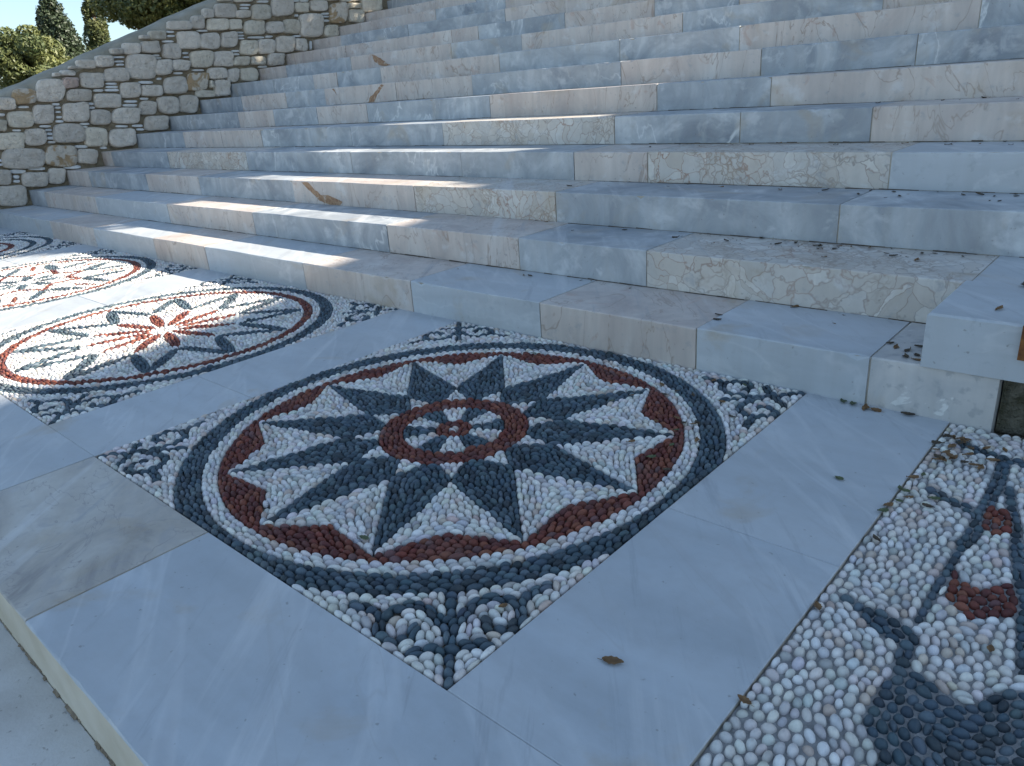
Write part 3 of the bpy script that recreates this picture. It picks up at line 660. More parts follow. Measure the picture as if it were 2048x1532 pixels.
# ------------------------------------------------------------------ rubble wall
STONES=[(0.302,1.088,0.48,1.075,0.514,1.197,0.335,1.209,0),(0.461,1.131,0.678,1.116,0.719,1.268,0.502,1.28,1),(0.668,1.137,0.938,1.119,0.999,1.354,0.73,1.367,0),(0.932,1.255,1.098,1.245,1.126,1.357,0.961,1.364,2),(1.104,1.247,1.344,1.233,1.383,1.388,1.143,1.398,0),(0.948,1.127,1.19,1.111,1.221,1.233,0.979,1.247,0),(1.188,1.043,1.473,1.022,1.51,1.175,1.226,1.192,0),(1.479,1.126,1.677,1.113,1.715,1.271,1.517,1.281,0),(0.355,0.914,0.599,0.893,0.643,1.059,0.4,1.077,3),(0.247,0.89,0.35,0.881,0.383,0.999,0.279,1.008,3),(0.59,0.933,0.786,0.917,0.837,1.109,0.641,1.122,0),(0.852,0.927,1.097,0.907,1.149,1.11,0.904,1.126,0),(1.1,0.875,1.323,0.856,1.363,1.019,1.141,1.036,0),(1.312,0.869,1.612,0.844,1.655,1.021,1.356,1.042,0),(1.628,0.941,1.815,0.926,1.85,1.077,1.664,1.089,0),(0.199,0.719,0.453,0.692,0.5,0.863,0.245,0.886,3),(0.458,0.732,0.658,0.711,0.705,0.886,0.505,0.903,0),(0.727,0.739,1.025,0.71,1.074,0.901,0.777,0.926,0),(1.002,0.67,1.232,0.646,1.282,0.846,1.053,0.866,3),(1.235,0.641,1.505,0.613,1.553,0.809,1.283,0.833,0),(0.211,0.544,0.582,0.499,0.635,0.699,0.264,0.737,0),(0.579,0.52,0.886,0.484,0.941,0.698,0.635,0.729,1),(0.892,0.506,1.093,0.482,1.133,0.638,0.931,0.659,0),(0.108,0.391,0.249,0.372,0.291,0.528,0.15,0.545,0),(0.326,0.34,0.567,0.307,0.609,0.466,0.369,0.495,0),(0.564,0.339,0.736,0.316,0.781,0.487,0.608,0.508,0),(0.051,0.19,0.33,0.147,0.387,0.358,0.109,0.396,0),(2.181,1.59,2.436,1.583,2.478,1.771,2.224,1.774,0),(2.423,1.584,2.669,1.577,2.706,1.749,2.461,1.752,0),(2.676,1.592,2.87,1.587,2.906,1.757,2.713,1.759,0),(1.785,1.564,1.984,1.558,2.014,1.683,1.815,1.687,0),(1.999,1.498,2.206,1.491,2.242,1.651,2.036,1.655,0),(1.885,1.337,2.061,1.329,2.099,1.491,1.923,1.497,0),(2.067,1.374,2.279,1.365,2.305,1.482,2.094,1.489,0),(2.286,1.397,2.536,1.387,2.576,1.568,2.326,1.575,3),(2.529,1.396,2.79,1.386,2.827,1.561,2.567,1.568,0),(2.891,1.509,3.111,1.502,3.145,1.667,2.926,1.671,3),(3.104,1.517,3.331,1.51,3.364,1.676,3.138,1.68,0),(3.333,1.525,3.577,1.518,3.613,1.704,3.37,1.708,0),(3.584,1.529,3.746,1.524,3.774,1.674,3.613,1.677,0),(2.792,1.397,2.979,1.39,3.001,1.494,2.814,1.5,3),(2.987,1.397,3.182,1.389,3.202,1.488,3.008,1.494,3),(3.195,1.38,3.425,1.371,3.454,1.518,3.224,1.524,0),(2.44,1.267,2.666,1.255,2.694,1.383,2.467,1.392,0),(2.666,1.225,2.82,1.217,2.852,1.366,2.698,1.372,0),(2.82,1.222,3.051,1.21,3.083,1.365,2.852,1.375,3),(2.187,1.161,2.438,1.147,2.48,1.337,2.229,1.348,1),(1.922,1.14,2.191,1.123,2.234,1.313,1.965,1.325,0),(2.49,1.08,2.68,1.068,2.719,1.253,2.53,1.262,0),(2.266,1.081,2.493,1.067,2.511,1.148,2.284,1.161,3),(1.684,1.129,1.913,1.114,1.942,1.236,1.713,1.248,0),(1.813,0.938,2.053,0.92,2.097,1.111,1.857,1.126,0),(2.043,0.933,2.266,0.916,2.31,1.112,2.087,1.126,0),(1.632,0.776,1.897,0.752,1.935,0.918,1.671,0.938,0),(2.453,1.175,2.489,1.173,2.507,1.256,2.471,1.258,3),(1.901,1.693,2.086,1.69,2.108,1.783,1.923,1.786,3),(3.107,1.88,3.359,1.879,3.394,2.053,3.142,2.052,3),(3.351,1.911,3.652,1.91,3.697,2.14,3.396,2.137,0),(3.662,1.961,3.857,1.961,3.879,2.076,3.684,2.074,3),(3.87,1.972,4.12,1.972,4.143,2.102,3.894,2.1,0),(4.116,1.839,4.369,1.837,4.41,2.08,4.158,2.078,1),(4.383,2.008,4.594,2.009,4.604,2.072,4.394,2.071,3),(4.592,1.966,4.904,1.966,4.935,2.164,4.625,2.161,3),(4.382,1.836,4.611,1.834,4.638,1.998,4.41,1.998,3),(2.973,1.723,3.238,1.719,3.271,1.879,3.006,1.881,3),(2.918,1.902,3.107,1.902,3.124,1.986,2.936,1.986,0),(3.241,1.733,3.465,1.729,3.491,1.866,3.269,1.867,0),(3.464,1.727,3.699,1.723,3.732,1.894,3.497,1.895,3),(3.683,1.693,4.003,1.687,4.05,1.946,3.731,1.946,0),(4.013,1.678,4.221,1.674,4.248,1.828,4.04,1.829,3),(4.118,2.093,4.304,2.095,4.318,2.174,4.132,2.172,0),(4.313,2.082,4.481,2.083,4.497,2.177,4.329,2.174,0),(3.69,2.106,3.887,2.108,3.904,2.203,3.708,2.2,0),(3.896,2.113,4.111,2.115,4.134,2.241,3.919,2.237,0),(4.505,2.092,4.608,2.093,4.632,2.241,4.53,2.239,0),(1.592,1.555,1.784,1.549,1.813,1.668,1.621,1.672,0),(2.122,1.788,2.388,1.785,2.409,1.882,2.144,1.883,0),(2.375,1.795,2.535,1.793,2.567,1.935,2.407,1.936,0),(2.532,1.903,2.676,1.903,2.699,2.005,2.555,2.005,0),(2.669,1.909,2.939,1.908,2.971,2.057,2.701,2.055,0),(2.561,1.778,2.808,1.775,2.835,1.901,2.588,1.902,3),(2.804,1.782,2.969,1.78,2.993,1.894,2.828,1.895,3),(1.571,1.305,1.895,1.289,1.957,1.551,1.634,1.561,0),(1.349,1.298,1.603,1.285,1.637,1.423,1.383,1.433,0),(1.806,1.701,1.908,1.699,1.918,1.74,1.816,1.742,0),(2.743,2.074,2.923,2.076,2.942,2.166,2.763,2.164,0),(2.938,2.068,3.176,2.07,3.197,2.17,2.959,2.166,0),(1.123,1.433,1.317,1.425,1.339,1.513,1.145,1.52,0),(1.297,1.444,1.482,1.436,1.509,1.547,1.324,1.553,0),(1.048,1.436,1.129,1.433,1.137,1.461,1.055,1.464,0),(0.947,1.374,1.099,1.367,1.114,1.426,0.962,1.433,0),(0.885,1.37,0.945,1.367,0.955,1.405,0.895,1.408,0),(1.472,1.559,1.61,1.554,1.626,1.619,1.488,1.622,0)]
CHIPS=[(0.5,1.092,0.603,1.085,0.61,1.11,0.507,1.117),(0.809,1.096,0.881,1.091,0.888,1.116,0.816,1.121),(0.825,1.064,0.885,1.059,0.891,1.081,0.831,1.086),(0.821,1.023,0.87,1.019,0.876,1.039,0.826,1.043),(0.817,0.971,0.869,0.967,0.875,0.99,0.823,0.994),(0.798,0.93,0.874,0.923,0.881,0.949,0.805,0.955),(1.12,1.079,1.206,1.073,1.212,1.099,1.127,1.105),(1.118,1.039,1.207,1.033,1.213,1.059,1.125,1.065),(1.361,1.265,1.482,1.259,1.488,1.282,1.367,1.289),(1.355,1.232,1.485,1.225,1.492,1.251,1.362,1.258),(1.336,1.2,1.488,1.191,1.495,1.22,1.343,1.229),(1.224,1.203,1.331,1.197,1.338,1.225,1.231,1.231),(1.5,1.077,1.643,1.067,1.65,1.094,1.506,1.104),(1.475,1.037,1.633,1.025,1.64,1.056,1.482,1.067),(1.672,1.093,1.764,1.087,1.77,1.114,1.679,1.12),(0.639,0.895,0.745,0.886,0.752,0.911,0.646,0.92),(0.681,0.855,0.748,0.849,0.754,0.873,0.687,0.879),(0.686,0.816,0.742,0.81,0.749,0.839,0.694,0.844),(0.675,0.773,0.748,0.766,0.756,0.798,0.683,0.805),(0.673,0.736,0.749,0.728,0.756,0.754,0.68,0.761),(1.015,0.887,1.112,0.879,1.118,0.905,1.022,0.913),(1.012,0.857,1.085,0.851,1.092,0.876,1.018,0.882),(0.396,0.879,0.475,0.872,0.481,0.894,0.402,0.901),(1.355,0.834,1.487,0.823,1.493,0.848,1.361,0.859),(1.524,0.823,1.637,0.814,1.644,0.843,1.531,0.852),(1.559,0.783,1.642,0.776,1.648,0.801,1.565,0.809),(0.907,0.664,1.04,0.651,1.049,0.683,0.915,0.697),(1.148,0.63,1.222,0.623,1.229,0.651,1.156,0.659),(0.751,0.47,0.92,0.45,0.931,0.492,0.762,0.512),(0.428,0.497,0.588,0.477,0.598,0.513,0.438,0.533),(0.264,0.484,0.404,0.466,0.416,0.509,0.275,0.526),(0.277,0.432,0.337,0.424,0.347,0.46,0.287,0.468),(0.268,0.392,0.33,0.384,0.339,0.415,0.277,0.423),(0.308,1.03,0.375,1.025,0.382,1.053,0.316,1.059),(0.198,0.608,0.232,0.604,0.238,0.629,0.205,0.633),(0.187,0.567,0.23,0.562,0.237,0.587,0.194,0.592),(1.693,1.257,1.853,1.248,1.861,1.281,1.701,1.289),(2.11,1.758,2.194,1.756,2.2,1.78,2.116,1.781),(2.105,1.715,2.193,1.714,2.198,1.737,2.11,1.739),(2.036,1.662,2.17,1.659,2.176,1.684,2.042,1.687),(2.23,1.539,2.298,1.537,2.303,1.559,2.235,1.561),(2.229,1.499,2.302,1.496,2.307,1.516,2.233,1.519),(1.906,1.525,1.984,1.523,1.99,1.546,1.912,1.549),(1.904,1.5,1.995,1.497,1.999,1.516,1.909,1.519),(2.088,1.336,2.191,1.331,2.196,1.356,2.094,1.36),(2.297,1.359,2.443,1.353,2.448,1.376,2.303,1.382),(1.895,1.287,1.953,1.284,1.959,1.31,1.901,1.312),(2.884,1.741,2.982,1.739,2.986,1.758,2.888,1.76),(2.905,1.707,2.985,1.706,2.989,1.726,2.909,1.728),(2.904,1.678,2.979,1.676,2.983,1.697,2.908,1.699),(3.018,1.684,3.235,1.68,3.241,1.707,3.024,1.711),(3.242,1.688,3.336,1.687,3.341,1.712,3.247,1.714),(2.795,1.543,2.893,1.54,2.899,1.565,2.801,1.568),(2.802,1.509,2.889,1.506,2.894,1.529,2.807,1.532),(3.083,1.363,3.205,1.358,3.21,1.384,3.088,1.388),(3.594,1.689,3.703,1.687,3.707,1.711,3.599,1.712),(2.446,1.767,2.57,1.765,2.574,1.786,2.451,1.787),(3.211,2.062,3.362,2.063,3.367,2.091,3.217,2.089),(3.664,2.076,3.756,2.077,3.761,2.103,3.669,2.102),(3.761,2.077,3.881,2.078,3.887,2.108,3.767,2.107),(3.663,1.914,3.717,1.914,3.723,1.944,3.669,1.944),(4.025,1.935,4.133,1.935,4.137,1.96,4.029,1.96),(4.021,1.904,4.13,1.904,4.133,1.926,4.025,1.926),(4.026,1.856,4.13,1.855,4.134,1.882,4.031,1.882),(3.001,2.028,3.128,2.029,3.133,2.053,3.006,2.053),(2.994,1.994,3.107,1.994,3.112,2.02,2.999,2.02),(3.791,1.54,3.829,1.539,3.848,1.646,3.811,1.646),(1.489,1.522,1.62,1.518,1.625,1.54,1.494,1.544),(1.5,1.479,1.602,1.475,1.607,1.497,1.505,1.5),(1.513,1.446,1.594,1.443,1.599,1.466,1.519,1.469),(2.442,1.764,2.57,1.762,2.575,1.785,2.447,1.787)]

wall = empty('rubble_wall', (-8.8, 2, 0)); tag(wall, 'sloping rubble stone parapet wall with cement coping along the left of the steps', 'wall')
def ztop(y): return max(.62, 1.085 + .372 * y)
def wp(y, z, off): return (wallx(y) + off, y, z)
b = MB(); N_ = 90; ya, yb = -2.2, 9.5
prof = []
for i in range(N_ + 1):
    y = ya + (yb - ya) * i / N_; zt = ztop(y) + rng.uniform(-.008, .008)
    ring = [wp(y, -.35, -.022), wp(y, zt - .10, -.018 + rng.uniform(-.004, .004)), wp(y, zt - .035, -.03), wp(y, zt, -.10), wp(y, zt + .012, -.28), wp(y, zt - .01, -.48), wp(y, zt - .08, -.56), wp(y, -.35, -.58)]
    prof.append(ring)
vs = [p for r_ in prof for p in r_]; fs = []
for i in range(N_):
    for j in range(7): fs.append((i * 8 + j, (i + 1) * 8 + j, (i + 1) * 8 + j + 1, i * 8 + j + 1))
fs += [tuple(range(7, -1, -1)), tuple(N_ * 8 + q for q in range(8))]
f1 = [f for f in fs if len(f) == 4 and f[0] % 8 < 1]; f2 = [f for f in fs if f not in f1]
b.add(vs, f1, 0); b.add(vs, f2, 1)
b.build('mortar', [M_MORTAR, M_COPING], wall, True)
SCOL = {0: (.82, .755, .675), 1: (.82, .75, .65), 2: (.76, .60, .54), 3: (.84, .77, .65)}
def stone_geo(q, rs, relief, nseg=20, sq=3.4):
    vs = []; r_ = random.Random(rs); c = [(q[i * 2], q[i * 2 + 1]) for i in range(4)]; my_ = sum(p[0] for p in c) / 4; mz_ = sum(p[1] for p in c) / 4
    c = [(p[0] + (my_ - p[0]) * t, p[1] + (mz_ - p[1]) * t) for p in c for t in (r_.uniform(-.05, .11) if sq < 6 else 0,)]
    ph = [r_.uniform(0, 6.28) for _ in range(4)]; am = [r_.uniform(.0, .035) for _ in range(4)]
    e = sq * r_.uniform(.8, 1.25); rings_ = [(1.0, -.02), (.995, .50), (.965, .82), (.87, .96), (.55, 1.0), (.25, 1.0)]
    tx, tz = r_.uniform(-.5, .5), r_.uniform(-.5, .5)
    for sc, hh in rings_:
        for i in range(nseg):
            a = 2 * PI * i / nseg; ca, sa = math.cos(a), math.sin(a)
            rad = (abs(ca) ** e + abs(sa) ** e) ** (-1 / e) * (1 + sum(am[m] * math.sin((m + 2) * a + ph[m]) for m in range(4)) * 1.0) * sc * (1.0 if sq < 6 else .93)
            u, v = (rad * ca + 1) / 2, (rad * sa + 1) / 2
            y = (c[0][0] * (1 - u) + c[1][0] * u) * (1 - v) + (c[3][0] * (1 - u) + c[2][0] * u) * v
            z = (c[0][1] * (1 - u) + c[1][1] * u) * (1 - v) + (c[3][1] * (1 - u) + c[2][1] * u) * v
            h = relief * (hh + (tx * (u - .5) + tz * (v - .5)) * (hh > .5) + (r_.uniform(-.10, .10) if hh > .5 else 0))
            vs.append(wp(y, z, -.018 + h))
    fs = []
    for k in range(len(rings_) - 1):
        for i in range(nseg): j = (i + 1) % nseg; fs.append((k * nseg + i, k * nseg + j, (k + 1) * nseg + j, (k + 1) * nseg + i))
    fs.append(tuple(5 * nseg + i for i in range(nseg)))
    return vs, fs
def build_stones(name, items, mat, relief, sq):
    b = MB(); cols = []
    for n, (q, c) in enumerate(items):
        vs, fs = stone_geo(q, n + 11, relief * rng.uniform(.8, 1.25), 24 if sq < 6 else 12, sq); b.add(vs, fs, 0, rng.random())
        g = rng.uniform(.86, 1.12); cc = SCOL[c]; cols += [(cc[0] * g, cc[1] * g, cc[2] * g, 1.0 if c == 1 else 0.0)] * len(vs)
    o = b.build(name, mat, wall, True)
    a = o.data.attributes.new('tint', 'FLOAT_COLOR', 'POINT')
    a.data.foreach_set('color', np.array(cols, np.float32).ravel())
    return o
items = [(s[:8], int(s[8])) for s in STONES]
# courses beyond what the photograph shows (towards the viewer and up the slope)
for (ya_, yb_) in ((-2.15, 0.02), (5.15, 9.4)):
    z = -.15
    while z < 5:
        hgt_ = rng.uniform(.17, .24); y = ya_ + rng.uniform(0, .05)
        while y < yb_:
            l = rng.uniform(.16, .32)
            if z + hgt_ < ztop(y) - .06 and y + l < yb_ + .05 and z + hgt_ > (y / RUN) * RISE - .1:
                items.append(((y, z, y + l - .03, z + rng.uniform(-.01, .01), y + l - .03, z + hgt_ - .03, y, z + hgt_ - .03), rng.choice((0, 0, 0, 3, 1))))
            y += l
        z += hgt_
build_stones('stonework', items, M_STONE, .055, 5.2)
build_stones('marble_chips', [(c, 0) for c in CHIPS], M_CHIP, .022, 12)

# ------------------------------------------------------------------ trees
def foliage(centres, radii, n, size, seed, flat=.6):
    """leaf faces gathered in clumps spread through the crown"""
    r = np.random.default_rng(seed); nc = len(centres)
    w = radii ** 2; k = r.choice(nc, n, p=w / w.sum())
    d = r.normal(size=(n, 3)); d /= np.linalg.norm(d, axis=1)[:, None]
    rad = radii[k] * r.uniform(.55, 1.0, n) ** .6
    P = centres[k] + d * rad[:, None] * np.array([1, 1, flat])
    nrm = d + r.normal(0, .7, (n, 3)); nrm /= np.linalg.norm(nrm, axis=1)[:, None]
    t = np.cross(nrm, r.normal(size=(n, 3))); t /= np.linalg.norm(t, axis=1)[:, None]; bt = np.cross(nrm, t)
    s = size * r.uniform(.6, 1.4, n)[:, None]
    V = np.stack([P - t * s, P - bt * s * .45, P + t * s, P + bt * s * .45], 1).reshape(-1, 3)
    F = np.arange(4 * n).reshape(-1, 4)
    c = np.clip(r.random(nc)[k] * .6 + r.random(n) * .5, 0, 1)
    col = np.repeat(np.stack([c, c, c], 1), 4, 0)
    return V, F, col
def limb(b, p, q, r0, r1, seg=7, bend=.0, sd=0):
    r_ = random.Random(sd); p, q = Vector(p), Vector(q); ax = (q - p).normalized(); u = ax.orthogonal().normalized(); v = ax.cross(u); vs = []
    nst = 5; off = Vector((r_.uniform(-1, 1), r_.uniform(-1, 1), 0)) * bend
    for k in range(nst + 1):
        t = k / nst; c = p.lerp(q, t) + off * math.sin(t * PI); rr = r0 + (r1 - r0) * t
        for i in range(seg): a = 2 * PI * i / seg; vs.append(c + (u * math.cos(a) + v * math.sin(a)) * rr * r_.uniform(.9, 1.1))
    fs = []
    for k in range(nst):
        for i in range(seg): j = (i + 1) % seg; fs.append((k * seg + i, k * seg + j, (k + 1) * seg + j, (k + 1) * seg + i))
    b.add(vs, fs)
def tree(name, base, h, cr, cz, crown_r, n, size, mat, label, cat, seed, nclump=60, shape='round', hgt=None, trunk_r=.2, inner=None):
    r = np.random.default_rng(seed); root = empty(name, base); tag(root, label, cat)
    base = np.array(base, float); cc = base + np.array([0, 0, cz])
    if shape == 'round':
        d = r.normal(size=(nclump, 3)); d /= np.linalg.norm(d, axis=1)[:, None]
        C = cc + d * np.array(crown_r) * r.uniform(.25, 1, (nclump, 1)) ** .5 * .85
        Rd = r.uniform(.5, 1.0, nclump) * cr
    else:                                           # column of a cypress
        z = r.uniform(0, 1, nclump) ** .9; a = r.uniform(0, 2 * PI, nclump)
        prof_ = crown_r[0] * np.clip((1 - z) ** (.95 if shape == 'cone' else .7) * (1 if shape == 'cone' else 1.15) + .04, 0, 1) * np.clip(z * 8 + .35, 0, 1)
        C = base + np.stack([np.cos(a) * prof_ * .6, np.sin(a) * prof_ * .6, .3 + z * (h - .5)], 1); Rd = np.maximum(prof_ * .5, .12) * r.uniform(.8, 1.2, nclump)
    V, F, col = foliage(C, Rd, n, size, seed + 1, .75 if shape == 'round' else 1.3)
    me = fastmesh('crown', V - 0, F, col, False); link('crown', me, mat, root)
    b = MB(); top = (base[0], base[1], base[2] + (h * .9 if shape != 'round' else cz))
    limb(b, base - np.array([0, 0, .3]), top, trunk_r, trunk_r * .3, 9, trunk_r, seed)
    if shape == 'round':
        for i in range(min(18, nclump)):
            f = r.uniform(.35, .95); p0 = (base[0], base[1], base[2] + cz * f); limb(b, p0, C[i], trunk_r * .35, .03, 6, .2, i)
    b.build('trunk', M_BARK, root, True)
    return root
G0 = -.4
tree('cypress_tree', (-42.3, 13.1, G0), 7.9, 0, 0, (2.05,), 70000, .085, M_CYP, 'tall dark narrow cypress leaning into the sky at the upper left', 'cypress tree', 3, 260, 'cone', trunk_r=.2)
tree('cypress_tree', (-46.9, 16.8, G0), 8.3, 0, 0, (1.15,), 40000, .09, M_FOL, 'sunlit ragged cypress between the dark cypress and the bushy pine', 'cypress tree', 5, 110, 'loose', trunk_r=.2)
tree('pine_tree', (-21.9, 2.2, G0), 4.9, .36, 3.0, (2.2, 2.0, 2.2), 60000, .05, M_OLIVE, 'sunlit yellow-green tree at the far left edge above the wall', 'tree', 8, 190, trunk_r=.16)
tree('pine_tree', (-35.4, 9.2, G0), 6.6, .6, 2.9, (1.6, 1.7, 2.5), 30000, .08, M_OAK, 'dark loose tree just behind the dark cypress', 'tree', 9, 80, trunk_r=.18)
tree('pine_tree', (-22.3, 9.6, G0), 7.0, .52, 4.6, (2.6, 2.6, 2.6), 80000, .06, M_OAK, 'big bushy green tree rising directly behind the wall coping', 'tree', 12, 210, trunk_r=.2)
tree('pine_tree', (-24.6, 8.1, G0), 3.6, .40, 2.2, (1.5, 1.5, 1.0), 32000, .055, M_OAK, 'low dark bush below the ragged cypress, next to the wall top', 'bush', 15, 60, trunk_r=.1)
tree('pine_tree', (-20.5, 12.5, G0), 8.0, .8, 5.0, (2.6, 2.6, 2.8), 40000, .07, M_OAK, 'dark green tree top right of the bushy tree, almost hidden by the wall', 'tree', 16, 100, trunk_r=.2)
# unseen tree added at the stair head, crown shaped to shade the left flight
TB = (-2.6, 8.4, 3.0)
root = empty('added_shade_tree', TB); tag(root, 'unseen spreading tree added at the head of the stairs to cast shade', 'tree')
r = np.random.default_rng(77)
C = []; 
while len(C) < 240:
    x, y, z = r.uniform(-8.5, 4.2), r.uniform(6.0, 10.2), r.uniform(4.3, 10.6)
    # crown stays left of the sun plane through the photographed shadow edge
    if x + .62 > -5.83 + .75 * y + .4 * z: continue
    if ((x + 2.2) / 6.8) ** 2 + ((y - 8) / 2.6) ** 2 + ((z - 7.2) / 3.6) ** 2 > 1: continue
    C.append((x, y, z))
C = np.array(C)
V, F, col = foliage(C, r.uniform(.6, .95, len(C)), 52000, .11, 78, .8)
lim = V[:, 0] > -5.83 + .75 * V[:, 1] + .4 * V[:, 2] + .05
keep = ~lim.reshape(-1, 4).any(1); V = V.reshape(-1, 4, 3)[keep].reshape(-1, 3); col = col.reshape(-1, 4, 3)[keep].reshape(-1, 3); F = np.arange(len(V)).reshape(-1, 4)
link('crown', fastmesh('crown', V, F, col, False), M_OAK, root)
b = MB(); limb(b, (TB[0], TB[1], 2.9), (-2.3, 8.1, 6.6), .34, .2, 12, .15, 1)
for i in range(0, 240, 9): limb(b, (-2.4, 8.1, 5.0 + (i % 5) * .4), C[i], .11, .02, 6, .3, i)
b.build('trunk', M_BARK, root, True)
# unseen hall added right of the flight, gable shaped to throw the shadow edge
hall = empty('added_shade_hall', (14, 14, 0)); tag(hall, 'unseen pale gabled hall added right of and behind the stairs to cast shade', 'building')
def gz(x): return (x + 4.97) / 1.63
M_PLASTER = plain('pale_hall_plaster', (0.50, 0.46, 0.39), (0.60, 0.57, 0.50), 3, 0.9, 0.3, 0.01)
M_ROOF = plain('terracotta_roof', (0.22, 0.09, 0.05), (0.34, 0.16, 0.09), 9, 0.9, 0.5, 0.02)
M_GLASS = plain('dark_window', (0.03, 0.035, 0.04), (0.05, 0.055, 0.06), 3, 0.15, 0.0, 0.01)
HX0, HXM, HX1, HY0, HY1 = 2.4, 15.0, 27.6, 8.35, 24.0
b = MB(); zf = 2.9
v = [(HX0, HY0, zf), (HX1, HY0, zf), (HX1, HY0, gz(HX0) - .25), (HXM, HY0, gz(HXM) - .25), (HX0, HY0, gz(HX0) - .25)]
v2 = [(x, HY1, z) for x, y, z in v]
b.add(v + v2, [(0, 1, 2, 3, 4), (9, 8, 7, 6, 5), (0, 4, 9, 5), (1, 6, 7, 2)]); b.build('walls', M_PLASTER, hall)
b = MB()
for (xa, xb) in ((HX0 - .5, HXM), (HX1 + .5, HXM)):
    za = gz(HX0 - .5) if xa < HXM else gz(HX0 - .5); zb_ = gz(HXM)
    q = [(xa, 8.0, za), (xb, 8.0, zb_), (xb, HY1 + .4, zb_), (xa, HY1 + .4, za)]; q2 = [(x, y, z - .2) for x, y, z in q]
    b.add(q + q2, [(0, 1, 2, 3), (7, 6, 5, 4), (0, 4, 5, 1), (1, 5, 6, 2), (2, 6, 7, 3), (3, 7, 4, 0)])
b.build('roof', M_ROOF, hall)
for i in range(5):
    x = 5.0 + i * 4.6; w_ = MB(); w_.box(x, x + 1.3, HY0 - .05, HY0 + .1, 4.3, 6.3); o = w_.build('window', M_GLASS, hall)
    w_ = MB(); w_.box(x - .1, x + 1.4, HY0 - .12, HY0 - .052, 4.16, 4.295); w_.build('sill', M_WHITE, o)

# ------------------------------------------------------------------ fallen leaves
def leaf_mesh(seed, l=.034, w=.018):
    r_ = random.Random(seed); nu, nv = 8, 5; vs = []; curl = r_.uniform(.15, .55); tw = r_.uniform(-.5, .5)
    for i in range(nu + 1):
        t = i / nu; ww = w * .5 * (math.sin(PI * min(1, t * 1.02 + .02)) ** .7) * (1 + .13 * ((i % 2) * 2 - 1))
        for j in range(nv):
            s_ = j / (nv - 1) * 2 - 1
            vs.append(((t - .5) * l, s_ * ww, abs(s_) ** 1.6 * w * curl * .5 + tw * s_ * (t - .5) * w + (t - .5) ** 2 * l * curl * .6 + .0012))
    st_ = len(vs); vs += [(-.5 * l, -.0006, .0015), (-.5 * l, .0006, .0015), (-.72 * l, .0006, .003), (-.72 * l, -.0006, .003)]
    fs = [(i * nv + j, (i + 1) * nv + j, (i + 1) * nv + j + 1, i * nv + j + 1) for i in range(nu) for j in range(nv - 1)] + [(st_, st_ + 1, st_ + 2, st_ + 3)]
    b = MB(); b.add(vs, fs); return b
LM = []
for i, m in enumerate((M_DRY, M_DRY, M_DRYDARK, M_DRYDARK, M_GREENLEAF, M_DRY)):
    q = leaf_mesh(i * 3 + 1); me = bpy.data.meshes.new('fallen_leaf'); me.from_pydata(q.v, [], q.f); me.polygons.foreach_set('use_smooth', [True] * len(q.f)); me.materials.append(m); LM.append(me)
def leaf(x, y, z, k, label, group=None, s=1.0, rz=None):
    o = bpy.data.objects.new('fallen_leaf', LM[k]); COL.objects.link(o)
    o.location = (x, y, z); o.rotation_euler = (rng.uniform(-.15, .15), rng.uniform(-.15, .15), rng.uniform(0, 6.28) if rz is None else rz); o.scale = (s, s, s)
    tag(o, label, 'leaf', group)
leaf(-.256, -1.332, .001, 5, 'single curled brown leaf on the strip between star mosaic and right mosaic', None, 1.15, .4)
leaf(-.174, -.479, .001, 4, 'round dark green leaf alone on the marble strip left of the right mosaic', None, .8)
leaf(-.812, .112, .151, 3, 'larger of two dark round leaves near the front edge of the lowest step', None, .95, 0)
leaf(-.835, .165, .151, 3, 'smaller of two dark round leaves near the front edge of the lowest step', None, .8, .2)
for i, (x, y) in enumerate([(-.155, .12), (-.165, .07), (-.20, .10), (-.235, .115), (-.26, .14), (-.19, .045), (-.16, .035), (-.18, .15)]):
    leaf(x, y, .1515, (0, 3, 2)[i % 3], 'dead leaf in the small drift on the lowest step left of the white block', 'leaves drifted beside the white block', rng.uniform(.8, 1.1))
for i, (x, y) in enumerate([(.10, .36), (.12, .33), (.05, .365), (.15, .37), (.02, .37), (.14, .29), (.18, .32)]):
    leaf(x, y, .308, (0, 2, 5)[i % 3], 'brown dead leaf in the heap on the rear right corner of the white block', 'leaves heaped on the white block', rng.uniform(.9, 1.2))
leaf(.01, .1, .308, 0, 'single brown leaf in the middle of the white block top', None, .9)
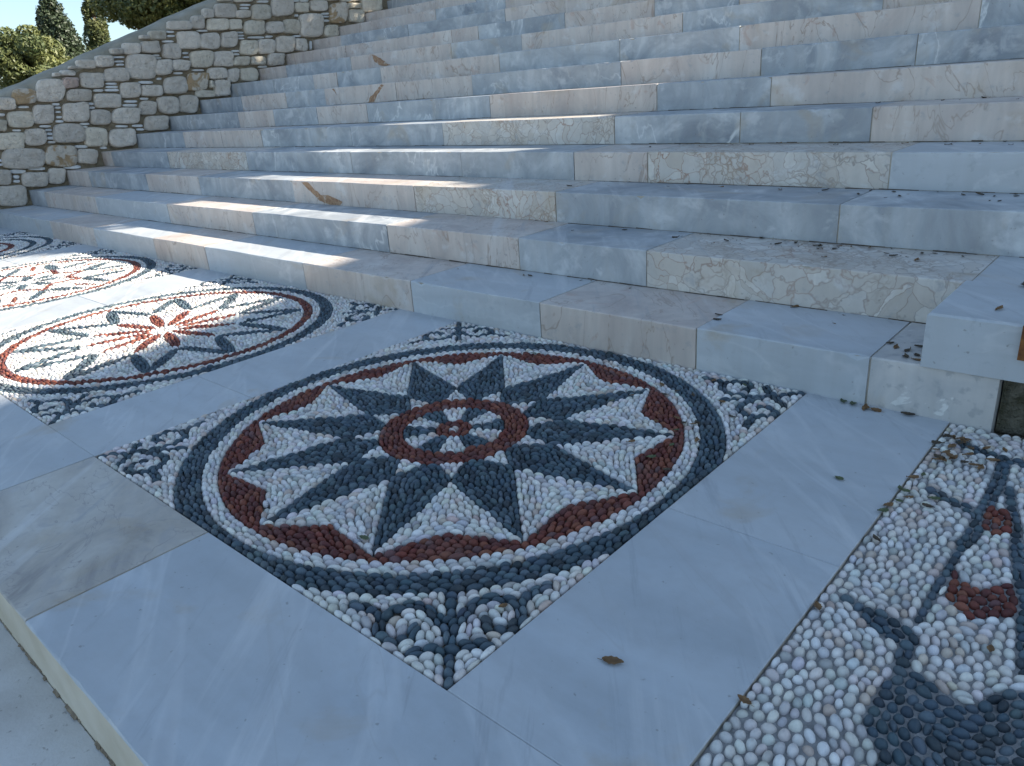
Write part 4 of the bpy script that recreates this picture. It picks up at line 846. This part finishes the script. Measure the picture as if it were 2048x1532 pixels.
for i, (x, y) in enumerate([(-.33, -.012), (-.30, -.016), (-.26, -.03), (-.235, -.028), (-.15, -.014)]):
    leaf(x, y, .001, (4, 4, 0, 0, 3)[i], 'leaf lying at the foot of the lowest step on the marble strip', 'leaves at the foot of the lowest step', 1.1)
for i in range(26):
    x = -.035 + abs(rng.gauss(0, .07)); y = -.10 - abs(rng.gauss(0, .09))
    leaf(x, y, .004, rng.choice((0, 2, 5, 0)), 'brown leaf in the litter at the upper left corner of the right mosaic', 'leaf litter in the mosaic corner', rng.uniform(.6, 1.0))
for i in range(22):
    x = rng.uniform(-.03, .5); y = rng.uniform(-1.5, -.3)
    if rng.random() < .4: x = rng.uniform(-.05, -.01)
    leaf(x, y, .004, rng.choice((0, 2, 5, 4)), 'stray leaf among the white pebbles of the right mosaic', 'leaves strewn over the right mosaic', rng.uniform(.55, .85))
for i in range(34):
    a = rng.gauss(.55, .5); rr_ = rng.uniform(.5, 1.0); x = -1.205 + rr_ * math.cos(a); y = -.80 + rr_ * math.sin(a)
    if not (-1.98 < x < -.46 and -1.53 < y < -.03): continue
    leaf(x, y, .007, rng.choice((4, 0, 2, 5)), 'small leaf caught between pebbles at the right corner of the star mosaic', 'leaves on the star mosaic', rng.uniform(.5, .85))
NAMES = {1: 'lowest', 2: 'second', 3: 'third', 4: 'fourth', 5: 'fifth', 6: 'sixth'}
for k, n_ in ((1, 14), (2, 44), (3, 46), (4, 34), (5, 18)):
    for i in range(n_):
        x = .6 - abs(rng.gauss(0, 1.1)) if k > 1 else rng.uniform(-3, -.2)
        if k <= 2 and -.2 < x: x = -.3 - rng.random()
        y = (k - 1) * RUN + (RUN - abs(rng.gauss(0, .10)) - .01); y = max(y, (k - 1) * RUN + .02)
        leaf(x, y, k * RISE + .0015, rng.choice((2, 3, 3, 0)), 'small dark leaf lying on the tread of the %s step' % NAMES[k], 'leaves on the %s step' % NAMES[k], rng.choice((.28, .4, .55, .75, .9)) * rng.uniform(.85, 1.1))
